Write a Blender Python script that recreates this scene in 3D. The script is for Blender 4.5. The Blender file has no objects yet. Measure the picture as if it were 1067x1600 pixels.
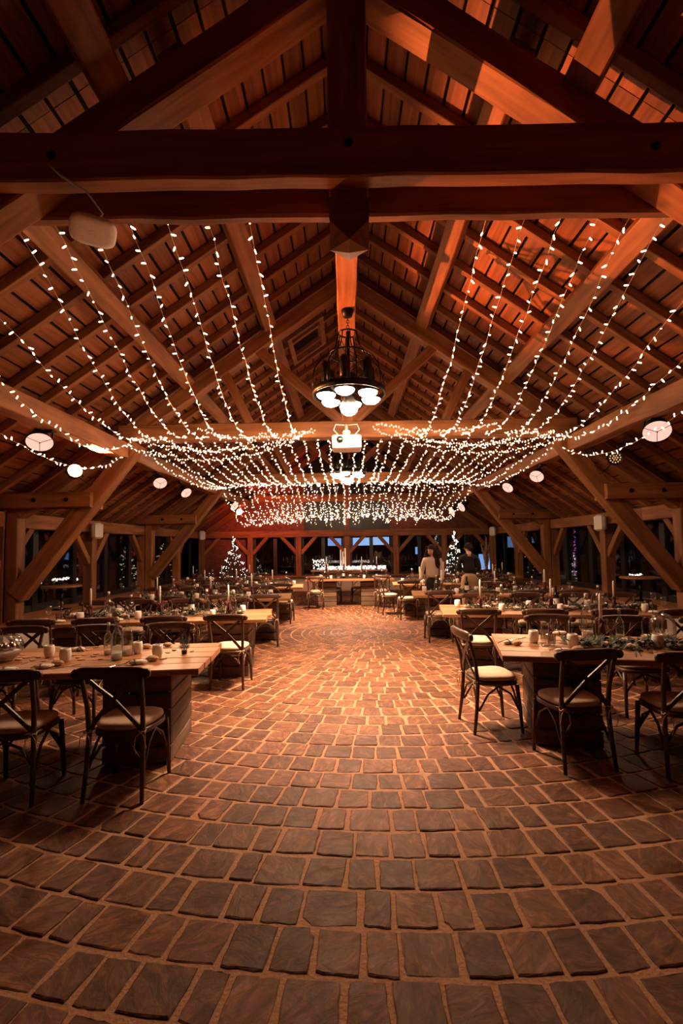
import bpy, math, random
from mathutils import Vector, Matrix

random.seed(11)
SC = bpy.context.scene
COL = SC.collection
PI = math.pi
R = math.radians

# ------------------------------------------------------------------ camera
FPX, EYE, PITCH, ROLL = 750.0, 1.6, R(3.0), R(0.9)
cam_data = bpy.data.cameras.new('camera')
cam = bpy.data.objects.new('camera', cam_data)
COL.objects.link(cam)
SC.camera = cam
fw = Vector((0, math.cos(PITCH), math.sin(PITCH)))
r0 = Vector((1, 0, 0))
u0 = r0.cross(fw)
rt = r0 * math.cos(ROLL) - u0 * math.sin(ROLL)
up = u0 * math.cos(ROLL) + r0 * math.sin(ROLL)
cam.matrix_world = Matrix(((rt.x, up.x, -fw.x, 0), (rt.y, up.y, -fw.y, 0), (rt.z, up.z, -fw.z, EYE), (0, 0, 0, 1)))
cam_data.sensor_fit = 'VERTICAL'
cam_data.sensor_height = 36.0
cam_data.lens = FPX * 36.0 / 1600.0
cam_data.shift_x = -0.003677
cam_data.shift_y = 0.009812
cam_data.clip_start = 0.05
cam_data.clip_end = 200

# ------------------------------------------------------------------ world, exposure
world = bpy.data.worlds.new('night')
SC.world = world
world.use_nodes = True
bg = world.node_tree.nodes['Background']
bg.inputs[0].default_value = (0.010, 0.012, 0.022, 1)
bg.inputs[1].default_value = 0.25
SC.view_settings.view_transform = 'Standard'
SC.view_settings.look = 'None'
SC.view_settings.gamma = 1.0
SC.view_settings.use_curve_mapping = False
SC.view_settings.exposure = 0.2
SC.cycles.max_bounces = 5
SC.cycles.diffuse_bounces = 3
SC.cycles.transparent_max_bounces = 16
SC.cycles.sample_clamp_indirect = 4.0

WARM = (1.0, 0.55, 0.26)

# ------------------------------------------------------------------ materials
MATS = {}
def nodemat(name):
    m = bpy.data.materials.new(name)
    m.use_nodes = True
    nt = m.node_tree
    b = nt.nodes['Principled BSDF']
    MATS[name] = m
    return m, nt, b
def N(nt, t, **kw):
    n = nt.nodes.new(t)
    for k, v in kw.items():
        setattr(n, k, v)
    return n
def plain(name, col, rough=0.5, metal=0.0, spec=0.5, bump=0.0, bscale=40.0, var=0.12):
    """Principled colour with a little noise variation and fine relief."""
    m, nt, b = nodemat(name)
    tc = N(nt, 'ShaderNodeTexCoord')
    no = N(nt, 'ShaderNodeTexNoise')
    no.inputs['Scale'].default_value = bscale
    no.inputs['Detail'].default_value = 4
    nt.links.new(tc.outputs['Object'], no.inputs['Vector'])
    mx = N(nt, 'ShaderNodeMix', data_type='RGBA')
    c = Vector(col)
    mx.inputs[6].default_value = (*(c * (1 - var)), 1)
    mx.inputs[7].default_value = (*(c * (1 + var)), 1)
    nt.links.new(no.outputs['Fac'], mx.inputs[0])
    nt.links.new(mx.outputs[2], b.inputs['Base Color'])
    b.inputs['Roughness'].default_value = rough
    b.inputs['Metallic'].default_value = metal
    b.inputs['Specular IOR Level'].default_value = spec
    if bump:
        bp = N(nt, 'ShaderNodeBump')
        bp.inputs['Strength'].default_value = bump
        bp.inputs['Distance'].default_value = 0.01
        nt.links.new(no.outputs['Fac'], bp.inputs['Height'])
        nt.links.new(bp.outputs[0], b.inputs['Normal'])
    return m
def wood(name, lo, hi, rough=0.6, gx=1.2, gy=22.0, bump=0.25, spec=0.35):
    """Grain along local X, every object its own piece of wood."""
    m, nt, b = nodemat(name)
    L = nt.links.new
    tc = N(nt, 'ShaderNodeTexCoord')
    oi = N(nt, 'ShaderNodeObjectInfo')
    mp = N(nt, 'ShaderNodeMapping')
    mp.inputs['Scale'].default_value = (gx, gy, gy)
    ad = N(nt, 'ShaderNodeVectorMath', operation='ADD')
    sc = N(nt, 'ShaderNodeVectorMath', operation='SCALE')
    cb = N(nt, 'ShaderNodeCombineXYZ')
    for i in range(3):
        L(oi.outputs['Random'], cb.inputs[i])
    L(cb.outputs[0], sc.inputs[0])
    sc.inputs['Scale'].default_value = 37.0
    L(tc.outputs['Object'], ad.inputs[0])
    L(sc.outputs[0], ad.inputs[1])
    L(ad.outputs[0], mp.inputs['Vector'])
    n1 = N(nt, 'ShaderNodeTexNoise')
    n1.inputs['Scale'].default_value = 1.0
    n1.inputs['Detail'].default_value = 6
    n1.inputs['Distortion'].default_value = 0.6
    L(mp.outputs[0], n1.inputs['Vector'])
    n2 = N(nt, 'ShaderNodeTexNoise')
    n2.inputs['Scale'].default_value = 2.3
    n2.inputs['Detail'].default_value = 3
    L(ad.outputs[0], n2.inputs['Vector'])
    cr = N(nt, 'ShaderNodeValToRGB')
    cr.color_ramp.elements[0].position = 0.30
    cr.color_ramp.elements[1].position = 0.72
    cr.color_ramp.elements[0].color = (*lo, 1)
    cr.color_ramp.elements[1].color = (*hi, 1)
    L(n1.outputs['Fac'], cr.inputs[0])
    # large blotches and a different tone for each piece
    ma = N(nt, 'ShaderNodeMath', operation='MULTIPLY_ADD')
    L(n2.outputs['Fac'], ma.inputs[0]); ma.inputs[1].default_value = 0.5; ma.inputs[2].default_value = 0.55
    mb = N(nt, 'ShaderNodeMath', operation='MULTIPLY_ADD')
    L(oi.outputs['Random'], mb.inputs[0]); mb.inputs[1].default_value = 0.45; mb.inputs[2].default_value = 0.78
    mc = N(nt, 'ShaderNodeMath', operation='MULTIPLY')
    L(ma.outputs[0], mc.inputs[0]); L(mb.outputs[0], mc.inputs[1])
    vm = N(nt, 'ShaderNodeVectorMath', operation='SCALE')
    L(cr.outputs[0], vm.inputs[0]); L(mc.outputs[0], vm.inputs['Scale'])
    L(vm.outputs[0], b.inputs['Base Color'])
    b.inputs['Roughness'].default_value = rough
    b.inputs['Specular IOR Level'].default_value = spec
    bp = N(nt, 'ShaderNodeBump')
    bp.inputs['Strength'].default_value = bump
    bp.inputs['Distance'].default_value = 0.006
    L(n1.outputs['Fac'], bp.inputs['Height'])
    L(bp.outputs[0], b.inputs['Normal'])
    return m
def emit(name, col, strength, sampled=True):
    m, nt, b = nodemat(name)
    b.inputs['Base Color'].default_value = (*col, 1)
    b.inputs['Emission Color'].default_value = (*col, 1)
    b.inputs['Emission Strength'].default_value = strength
    if not sampled:
        m.cycles.emission_sampling = 'NONE'
    return m
def glass(name, tint, gloss=0.14, rough=0.03):
    """Thin clear glass: mostly see-through, mirror reflections growing towards the edges."""
    m = bpy.data.materials.new(name)
    m.use_nodes = True
    nt = m.node_tree
    nt.nodes.clear()
    out = N(nt, 'ShaderNodeOutputMaterial')
    tr = N(nt, 'ShaderNodeBsdfTransparent'); tr.inputs[0].default_value = (*tint, 1)
    gl = N(nt, 'ShaderNodeBsdfGlossy'); gl.inputs['Roughness'].default_value = rough
    lw = N(nt, 'ShaderNodeLayerWeight'); lw.inputs[0].default_value = 0.25
    ma = N(nt, 'ShaderNodeMath', operation='MULTIPLY_ADD')
    ma.inputs[1].default_value = 0.7; ma.inputs[2].default_value = gloss
    nt.links.new(lw.outputs['Fresnel'], ma.inputs[0])
    mx = N(nt, 'ShaderNodeMixShader')
    nt.links.new(ma.outputs[0], mx.inputs[0])
    nt.links.new(tr.outputs[0], mx.inputs[1]); nt.links.new(gl.outputs[0], mx.inputs[2])
    nt.links.new(mx.outputs[0], out.inputs[0])
    MATS[name] = m
    return m

wood('oak', (0.20, 0.068, 0.022), (0.46, 0.185, 0.064), rough=0.62, gx=0.9, gy=11.0, bump=0.3)
wood('deck_board', (0.19, 0.056, 0.019), (0.42, 0.145, 0.052), rough=0.6, gx=1.0, gy=16.0, bump=0.2)
wood('chair_wood', (0.055, 0.022, 0.012), (0.10, 0.042, 0.022), rough=0.38, gx=3.0, gy=60.0, bump=0.08, spec=0.5)
wood('table_wood', (0.27, 0.10, 0.036), (0.50, 0.225, 0.088), rough=0.42, gx=1.1, gy=14.0, bump=0.15, spec=0.45)
wood('crate_wood', (0.085, 0.045, 0.026), (0.20, 0.11, 0.065), rough=0.8, gx=1.5, gy=18.0, bump=0.4)
plain('underlay', (0.008, 0.005, 0.004), 0.95)
plain('white_wall', (0.62, 0.52, 0.42), 0.85, bump=0.2, bscale=30)
plain('black_frame', (0.012, 0.010, 0.010), 0.4)
plain('black_metal', (0.010, 0.009, 0.008), 0.38, metal=0.6)
plain('cushion_fabric', (0.50, 0.36, 0.25), 0.9, bump=0.3, bscale=160)
plain('tie_cord', (0.55, 0.38, 0.24), 0.9)
plain('linen', (0.82, 0.75, 0.68), 0.9, bump=0.3, bscale=120)
plain('white_plastic', (0.84, 0.79, 0.73), 0.4)
plain('frosted_cup', (0.85, 0.78, 0.72), 0.35)
MATS['frosted_cup'].node_tree.nodes['Principled BSDF'].inputs['Subsurface Weight'].default_value = 0.0
plain('candle_wax', (0.90, 0.85, 0.78), 0.5)
plain('dark_red', (0.10, 0.012, 0.012), 0.6, var=0.3)
plain('bread', (0.55, 0.33, 0.17), 0.75, bump=0.4, bscale=50, var=0.25)
plain('steel', (0.55, 0.50, 0.46), 0.25, metal=1.0)
plain('leaf_green', (0.022, 0.034, 0.016), 0.55, var=0.5)
plain('pine_green', (0.012, 0.022, 0.012), 0.7, var=0.5)
plain('petal', (0.80, 0.68, 0.58), 0.8, var=0.3)
plain('wood_slice', (0.48, 0.26, 0.11), 0.7, var=0.3)
plain('wine_dark', (0.010, 0.012, 0.007), 0.08)
plain('paper', (0.70, 0.64, 0.55), 0.8)
plain('salt', (0.80, 0.74, 0.68), 0.9, bump=0.4, bscale=300)
plain('pampas', (0.46, 0.30, 0.19), 0.95, var=0.4)
plain('brick_outside', (0.05, 0.03, 0.025), 0.9)
plain('ground_outside', (0.02, 0.016, 0.014), 0.9)
plain('skin', (0.52, 0.30, 0.21), 0.55, var=0.05)
plain('hair', (0.022, 0.010, 0.006), 0.85, spec=0.15, var=0.4)
plain('sweater_knit', (0.52, 0.40, 0.33), 0.95, bump=0.5, bscale=150)
plain('black_cloth', (0.010, 0.009, 0.009), 0.9)
plain('tan_cloth', (0.42, 0.25, 0.15), 0.9)
plain('lips', (0.30, 0.08, 0.06), 0.5)
plain('wire_pale', (0.62, 0.48, 0.36), 0.6)
glass('pane_glass', (0.82, 0.80, 0.78), 0.07, 0.02)
glass('clear_glass', (0.92, 0.91, 0.89), 0.13, 0.10)
glass('blue_glass', (0.80, 0.91, 0.93), 0.14, 0.08)
emit('bulb_warm', (1.0, 0.65, 0.40), 150.0)
emit('fairy_bulb', (1.0, 0.64, 0.38), 11.0)
emit('fairy_far', (1.0, 0.66, 0.42), 15.0)
emit('tree_light', (1.0, 0.90, 0.78), 4.0)
emit('lamp_face', (1.0, 0.62, 0.52), .75)
emit('par_lit', (1.0, 0.30, 0.10), 30.0)
emit('par_dot_glow', (1.0, 0.62, 0.34), 0.5)  # faint glow painted onto the small lenses of the unlit spotlight
emit('blue_window', (0.22, 0.42, 0.95), 1.3)
emit('blue_screen', (0.30, 0.55, 1.0), 1.4)
emit('outdoor_light', (1.0, 0.93, 0.85), 9.0)
emit('purple_light', (0.8, 0.2, 0.9), 1.5)

def brick_mat():
    m, nt, b = nodemat('brick')
    tc = N(nt, 'ShaderNodeTexCoord')
    br = N(nt, 'ShaderNodeTexBrick')
    br.inputs['Scale'].default_value = 4.6
    br.inputs['Color1'].default_value = (0.13, 0.035, 0.02, 1)
    br.inputs['Color2'].default_value = (0.21, 0.06, 0.035, 1)
    br.inputs['Mortar'].default_value = (0.09, 0.05, 0.038, 1)
    br.inputs['Mortar Size'].default_value = 0.022
    mp = N(nt, 'ShaderNodeMapping')
    mp.inputs['Rotation'].default_value = (R(90), 0, 0)
    nt.links.new(tc.outputs['Object'], mp.inputs['Vector'])
    nt.links.new(mp.outputs[0], br.inputs['Vector'])
    nt.links.new(br.outputs['Color'], b.inputs['Base Color'])
    b.inputs['Roughness'].default_value = 0.9
brick_mat()

def stone_mats():
    m, nt, b = nodemat('paving_slate')
    L = nt.links.new
    geo = N(nt, 'ShaderNodeNewGeometry')
    at = N(nt, 'ShaderNodeAttribute'); at.attribute_name = 'tone'
    sep = N(nt, 'ShaderNodeSeparateColor')
    L(at.outputs['Color'], sep.inputs[0])
    ang = N(nt, 'ShaderNodeMath', operation='MULTIPLY'); ang.inputs[1].default_value = 6.283
    L(sep.outputs[1], ang.inputs[0])
    vr = N(nt, 'ShaderNodeVectorRotate', rotation_type='Z_AXIS')
    L(geo.outputs['Position'], vr.inputs['Vector']); L(ang.outputs[0], vr.inputs['Angle'])
    mp = N(nt, 'ShaderNodeMapping'); mp.inputs['Scale'].default_value = (8.0, 19.0, 10.0)
    L(vr.outputs[0], mp.inputs['Vector'])
    n1 = N(nt, 'ShaderNodeTexNoise'); n1.inputs['Scale'].default_value = 1.0; n1.inputs['Detail'].default_value = 7
    n1.inputs['Roughness'].default_value = 0.70; n1.inputs['Distortion'].default_value = 1.0
    L(mp.outputs[0], n1.inputs['Vector'])
    n2 = N(nt, 'ShaderNodeTexNoise'); n2.inputs['Scale'].default_value = 9.0; n2.inputs['Detail'].default_value = 5
    L(geo.outputs['Position'], n2.inputs['Vector'])
    n3 = N(nt, 'ShaderNodeTexNoise'); n3.inputs['Scale'].default_value = 60.0; n3.inputs['Detail'].default_value = 4
    L(geo.outputs['Position'], n3.inputs['Vector'])
    cr = N(nt, 'ShaderNodeValToRGB')
    cr.color_ramp.elements[0].position = 0.28; cr.color_ramp.elements[0].color = (0.046, 0.014, 0.006, 1)
    cr.color_ramp.elements[1].position = 0.78; cr.color_ramp.elements[1].color = (0.32, 0.138, 0.066, 1)
    e = cr.color_ramp.elements.new(0.52); e.color = (0.13, 0.047, 0.021, 1)
    L(n1.outputs['Fac'], cr.inputs[0])
    tn = N(nt, 'ShaderNodeMath', operation='MULTIPLY_ADD'); tn.inputs[1].default_value = 0.65; tn.inputs[2].default_value = 0.62
    L(sep.outputs[0], tn.inputs[0])
    vm = N(nt, 'ShaderNodeVectorMath', operation='SCALE')
    L(cr.outputs[0], vm.inputs[0]); L(tn.outputs[0], vm.inputs['Scale'])
    mx = N(nt, 'ShaderNodeMix', data_type='RGBA')
    rm = N(nt, 'ShaderNodeMapRange'); rm.inputs[1].default_value = 0.62; rm.inputs[2].default_value = 0.8; rm.inputs[4].default_value = 0.55
    L(n2.outputs['Fac'], rm.inputs[0]); L(rm.outputs[0], mx.inputs[0])
    L(vm.outputs[0], mx.inputs[6]); mx.inputs[7].default_value = (0.42, 0.19, 0.09, 1)
    L(mx.outputs[2], b.inputs['Base Color']); b.inputs['Specular IOR Level'].default_value = 0.22
    rr = N(nt, 'ShaderNodeMapRange'); rr.inputs[3].default_value = 0.42; rr.inputs[4].default_value = 0.75
    L(n2.outputs['Fac'], rr.inputs[0]); L(rr.outputs[0], b.inputs['Roughness'])
    hs = N(nt, 'ShaderNodeMath', operation='MULTIPLY_ADD'); hs.inputs[1].default_value = 0.18
    L(n3.outputs['Fac'], hs.inputs[0]); L(n1.outputs['Fac'], hs.inputs[2])
    bp = N(nt, 'ShaderNodeBump'); bp.inputs['Strength'].default_value = 0.45; bp.inputs['Distance'].default_value = 0.010
    L(hs.outputs[0], bp.inputs['Height']); L(bp.outputs[0], b.inputs['Normal'])
    plain('mortar', (0.34, 0.165, 0.086), 0.9, bump=0.6, bscale=70, var=0.35)
stone_mats()

# ------------------------------------------------------------------ mesh helpers
def frame_z(d):
    d = Vector(d).normalized()
    a = Vector((0, 0, 1)) if abs(d.z) < 0.9 else Vector((1, 0, 0))
    x = a.cross(d).normalized()
    return x, d.cross(x), d
class MB:
    """Collects shapes of ONE part, then links them as one mesh object."""
    def __init__(s):
        s.v = []; s.f = []
    def add(s, v, f):
        o = len(s.v); s.v += [tuple(q) for q in v]; s.f += [tuple(i + o for i in q) for q in f]; return s
    def box(s, c, d, rz=0.0, bev=0.0, M=None):
        x, y, z = d[0] / 2, d[1] / 2, d[2] / 2
        b = min(bev, x * .9, y * .9, z * .9)
        if b <= 0:
            vs = [Vector((i * x, j * y, k * z)) for i in (-1, 1) for j in (-1, 1) for k in (-1, 1)]
            fs = [(0, 1, 3, 2), (4, 6, 7, 5), (0, 4, 5, 1), (2, 3, 7, 6), (0, 2, 6, 4), (1, 5, 7, 3)]
        else:
            ring = []
            for (i, j) in ((1, 1), (-1, 1), (-1, -1), (1, -1)):
                p = [(i * x, j * (y - b)), (i * (x - b), j * y)]
                ring += p if i * j > 0 else p[::-1]
            vs = []
            for zz, k in ((-z, b), (-z + b, 0), (z - b, 0), (z, b)):
                for (px, py) in ring:
                    vs.append(Vector((px * (1 - k / x), py * (1 - k / y), zz)))
            fs = []
            for l in range(3):
                for k in range(8):
                    a, bb = l * 8 + k, l * 8 + (k + 1) % 8
                    fs.append((a, bb, bb + 8, a + 8))
            fs.append(tuple(range(7, -1, -1))); fs.append(tuple(range(24, 32)))
        T = Matrix.Translation(c) @ Matrix.Rotation(rz, 4, 'Z')
        if M is not None: T = M @ T
        return s.add([T @ q for q in vs], fs)
    def tube(s, pts, rad, seg=8, cap=True, flat=1.0):
        pts = [Vector(p) for p in pts]
        n = len(pts)
        if not isinstance(rad, (list, tuple)): rad = [rad] * n
        vs = []; px = None
        for i, p in enumerate(pts):
            d = (pts[min(i + 1, n - 1)] - pts[max(i - 1, 0)])
            if d.length < 1e-9: d = Vector((0, 0, 1))
            x, y, z = frame_z(d)
            if px is not None:
                x = (px - z * px.dot(z))
                x = x.normalized() if x.length > 1e-6 else frame_z(d)[0]
                y = z.cross(x)
            px = x
            for k in range(seg):
                a = 2 * PI * k / seg
                vs.append(p + (x * math.cos(a) + y * math.sin(a) * flat) * rad[i])
        fs = []
        for i in range(n - 1):
            for k in range(seg):
                a, b = i * seg + k, i * seg + (k + 1) % seg
                fs.append((a, b, b + seg, a + seg))
        if cap:
            fs.append(tuple(range(seg - 1, -1, -1))); fs.append(tuple((n - 1) * seg + k for k in range(seg)))
        return s.add(vs, fs)
    def lathe(s, prof, seg=16, c=(0, 0, 0), M=None, close=True):
        vs = []; n = len(prof); c = Vector(c)
        for (r, z) in prof:
            for k in range(seg):
                a = 2 * PI * k / seg
                q = Vector((max(r, 1e-4) * math.cos(a), max(r, 1e-4) * math.sin(a), z))
                vs.append((M @ q if M is not None else q) + c)
        fs = []
        for i in range(n - 1):
            for k in range(seg):
                a, b = i * seg + k, i * seg + (k + 1) % seg
                fs.append((a, b, b + seg, a + seg))
        if close:
            fs.append(tuple(range(seg - 1, -1, -1))); fs.append(tuple((n - 1) * seg + k for k in range(seg)))
        return s.add(vs, fs)
    def ball(s, c, r, seg=10, rings=6, sc=(1, 1, 1), M=None):
        prof = [(math.sin(PI * i / rings), -math.cos(PI * i / rings)) for i in range(rings + 1)]
        T = Matrix.Diagonal((r * sc[0], r * sc[1], r * sc[2])).to_3x3()
        if M is not None: T = M.to_3x3() @ T
        return s.lathe(prof, seg, c, T)
    def blade(s, p, d, L, w, nrm=None):
        """A small pointed leaf: folded along its midrib."""
        d = Vector(d).normalized(); x = frame_z(d)[0] if nrm is None else Vector(nrm)
        y = d.cross(x)
        p = Vector(p)
        return s.add([p, p + d * L * .45 + x * w + y * w * .3, p + d * L, p + d * L * .45 - x * w + y * w * .3], [(0, 1, 2), (0, 2, 3)])
    def mesh(s, name, mat, smooth=False):
        me = bpy.data.meshes.new(name)
        me.from_pydata(s.v, [], s.f)
        if smooth: me.polygons.foreach_set('use_smooth', [True] * len(me.polygons))
        me.update()
        if mat: me.materials.append(MATS[mat])
        return me
    def build(s, name, mat, parent=None, smooth=False):
        return link(name, s.mesh(name, mat, smooth), parent)
def link(name, me, parent=None, M=None):
    o = bpy.data.objects.new(name, me)
    COL.objects.link(o)
    if parent is not None: o.parent = parent
    if M is not None: o.matrix_basis = M
    return o
def empty(name, loc=(0, 0, 0), rz=0.0):
    o = bpy.data.objects.new(name, None)
    o.empty_display_size = 0.1
    COL.objects.link(o); o.location = loc; o.rotation_euler = (0, 0, rz)
    return o
def tag(o, label=None, cat=None, group=None, kind=None):
    if label: o['label'] = label
    if cat: o['category'] = cat
    if group: o['group'] = group
    if kind: o['kind'] = kind
    return o
def struct(o, label=None):
    return tag(o, label, None, None, 'structure')
def copy_tree(o, parent=None):
    c = o.copy(); COL.objects.link(c); c.parent = parent
    for ch in o.children: copy_tree(ch, c)
    return c
ORD = ['first', 'second', 'third', 'fourth', 'fifth', 'sixth', 'seventh', 'eighth', 'ninth', 'tenth', 'eleventh', 'twelfth', 'thirteenth',
       'fourteenth', 'fifteenth', 'sixteenth', 'seventeenth', 'eighteenth', 'nineteenth', 'twentieth']

def timber_mesh(L, w, h, n=7, jit=0.004, bev=0.012, mat='oak', seed=0):
    """Hewn timber along local X, chamfered edges, slightly uneven."""
    rnd = random.Random(seed)
    sec = []
    y, z, b = w / 2, h / 2, min(bev, w * .3, h * .3)
    for (i, j) in ((1, 1), (-1, 1), (-1, -1), (1, -1)):
        p = [(i * y, j * (z - b)), (i * (y - b), j * z)]
        sec += p if i * j > 0 else p[::-1]
    vs = []; fs = []
    for k in range(n + 1):
        x = L * k / n
        oy, oz = rnd.uniform(-jit, jit), rnd.uniform(-jit, jit)
        for (a, c) in sec:
            vs.append((x, a + oy + rnd.uniform(-jit, jit) * .6, c + oz + rnd.uniform(-jit, jit) * .6))
    for k in range(n):
        for q in range(8):
            a, c = k * 8 + q, k * 8 + (q + 1) % 8
            fs.append((a, a + 8, c + 8, c))
    fs.append(tuple(range(8))); fs.append(tuple(n * 8 + q for q in range(7, -1, -1)))
    m = MB(); m.v = vs; m.f = fs
    return m.mesh('timber', mat)
def axis_matrix(p0, p1, upv=(0, 0, 1)):
    p0, p1 = Vector(p0), Vector(p1)
    x = (p1 - p0).normalized()
    u = Vector(upv)
    y = u.cross(x).normalized(); z = x.cross(y)
    return Matrix(((x.x, y.x, z.x, p0.x), (x.y, y.y, z.y, p0.y), (x.z, y.z, z.z, p0.z), (0, 0, 0, 1)))
SEED = [0]
def timber(name, p0, p1, w, h, parent, upv=(0, 0, 1), jit=0.004, bev=0.012, mat='oak', n=None):
    SEED[0] += 1
    L = (Vector(p1) - Vector(p0)).length
    return link(name, timber_mesh(L, w, h, n or max(2, min(12, int(L / .5))), jit, bev, mat, SEED[0]), parent, axis_matrix(p0, p1, upv))

# ================================================================== THE SETTING
X0 = 0.06                     # centre axis of the hall
SL = 0.70                     # roof slope, rise over run
CA = 1 / math.sqrt(1 + SL * SL); SA = SL * CA
RTOP = 5.98                   # height of the principal rafters' upper line at the ridge
T = [3.20, 7.45, 12.65, 17.75]   # front faces of the trusses
WX = 5.35                     # inner line of the wall posts
YB, YF = -3.0, 18.2
LEDGE = 0.52
def roofpt(side, s, perp, y):
    """Point on a roof slope: s metres down from the ridge, perp metres above the rafters' upper line."""
    return Vector((X0 + side * (s * CA + perp * SA), y, RTOP - s * SA + perp * CA))

# ---- floor: concentric rings of slate setts laid in pale mortar
CX, CY = 0.51, 9.15
def build_floor():
    m = MB()
    m.box((0, (YB + YF) / 2, -0.0535), (13.0, YF - YB + 1.0, 0.10))
    fl = m.build('floor', 'mortar'); struct(fl, 'slate setts laid in concentric rings in pale mortar')
    rnd = random.Random(5)
    stones = []
    r = 0.05; i = 0
    while r < 13.2:
        pitch = 0.135 if r < 1.35 else (0.20 if r < 3.2 else 0.232)
        r1 = r + pitch
        if i == 0:
            r1 = 0.14
        rm = (r + r1) / 2
        want = 0.16 if r < 1.35 else 0.188
        n = max(5, int(2 * PI * rm / want))
        cuts = [(k + rnd.uniform(-.2, .2)) * 2 * PI / n for k in range(n)]
        ph = rnd.uniform(0, 6.28)
        for k in range(n):
            a0 = cuts[k] + ph
            a1 = (cuts[(k + 1) % n] + (2 * PI if k == n - 1 else 0)) + ph
            am = (a0 + a1) / 2
            x, y = CX + rm * math.cos(am), CY + rm * math.sin(am)
            if -5.3 < x < 5.4 and -0.3 < y < 17.7:
                stones.append((r, r1, a0, a1, x, y))
        r = r1; i += 1
    def px_area(st):
        r_, r1_, a0, a1, x, y = st
        if y < 0.9: return 0
        px = 540 + 750 * x / y; py = 855 + 750 * 1.6 / y
        if px < -20 or px > 1087 or py > 1625: return 0
        return (r1_ - r_) * ((a1 - a0) * r_) / y ** 3
    stones.sort(key=px_area, reverse=True)
    def geom(st, fine):
        r_, r1_, a0, a1, x, y = st
        g = 0.0105 if r_ > 1.3 else 0.007
        jit = 0.008 if r_ > 1.3 else 0.005
        pts = []
        rm = (r_ + r1_) / 2
        ga = g / max(rm, .05)
        per = 5 if fine else 3
        def side(pa, pb):
            for q in range(per):
                t = q / per
                pts.append([pa[0] + (pb[0] - pa[0]) * t, pa[1] + (pb[1] - pa[1]) * t])
        j = lambda: rnd.uniform(-jit, jit)
        c = [(r_ + g + j(), a0 + ga + j() / rm), (r1_ - g + j(), a0 + ga + j() / rm), (r1_ - g + j(), a1 - ga + j() / rm), (r_ + g + j(), a1 - ga + j() / rm)]
        for q in range(4): side(c[q], c[(q + 1) % 4])
        cr, ca = rm, (a0 + a1) / 2
        out = []
        chip = rnd.randrange(4) if rnd.random() < .13 else -1
        for q, p in enumerate(pts):
            k = 0.972 if q % per == 0 else 1.0
            if chip >= 0 and q == chip * per: k = rnd.uniform(.70, .86)
            rr = cr + (p[0] - cr) * k + (j() * .45 if q % per else 0)
            aa = ca + (p[1] - ca) * k + (j() * .45 / rm if q % per else 0)
            out.append(Vector((CX + rr * math.cos(aa), CY + rr * math.sin(aa), 0)))
        ctr = sum(out, Vector()) / len(out)
        z = 0.001 + rnd.uniform(-.002, .0035)
        tx, ty = rnd.uniform(-.012, .012), rnd.uniform(-.012, .012)
        n = len(out); vs = []; fs = []
        def h(p): return z + (p.x - ctr.x) * tx + (p.y - ctr.y) * ty
        for p in out: vs.append(Vector((p.x, p.y, -0.012)))
        for p in out:
            q = p; vs.append(Vector((q.x, q.y, h(q) - 0.003)))
        for p in out:
            q = ctr + (p - ctr) * 0.945; vs.append(Vector((q.x, q.y, h(q) + (rnd.uniform(-.0012, .0012) if fine else 0))))
        for l in range(2):
            for q in range(n):
                a, b = l * n + q, l * n + (q + 1) % n
                fs.append((a, b, b + n, a + n))
        fs.append(tuple(2 * n + q for q in range(n)))
        # wind so that the top faces up
        v0, v1 = vs[2 * n] - ctr, vs[2 * n + 1] - ctr
        if v0.x * v1.y - v0.y * v1.x < 0: fs = [f[::-1] for f in fs]
        return vs, fs
    def tones(me, vals):
        at = me.color_attributes.new('tone', 'FLOAT_COLOR', 'POINT')
        flat = []
        for v in vals: flat += [v[0], v[1], v[2], 1.0]
        at.data.foreach_set('color', flat)
    rest = MB(); rtone = []
    for k, st in enumerate(stones):
        vs, fs = geom(st, k < 300)
        tn = (rnd.random() ** 1.3, rnd.random(), rnd.random())
        if k < 300:
            c = Vector((st[4], st[5], 0))
            m = MB(); m.add([v - c for v in vs], fs)
            me = m.mesh('paving_stone', 'paving_slate')
            tones(me, [tn] * len(vs))
            o = link('paving_stone', me, fl); o.location = c
        else:
            rest.add(vs, fs); rtone += [tn] * len(vs)
    me = rest.mesh('paving_stones_beyond', 'paving_slate')
    tones(me, rtone)
    tag(link('paving_stones_beyond', me, fl), kind='stuff')
build_floor()

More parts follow.
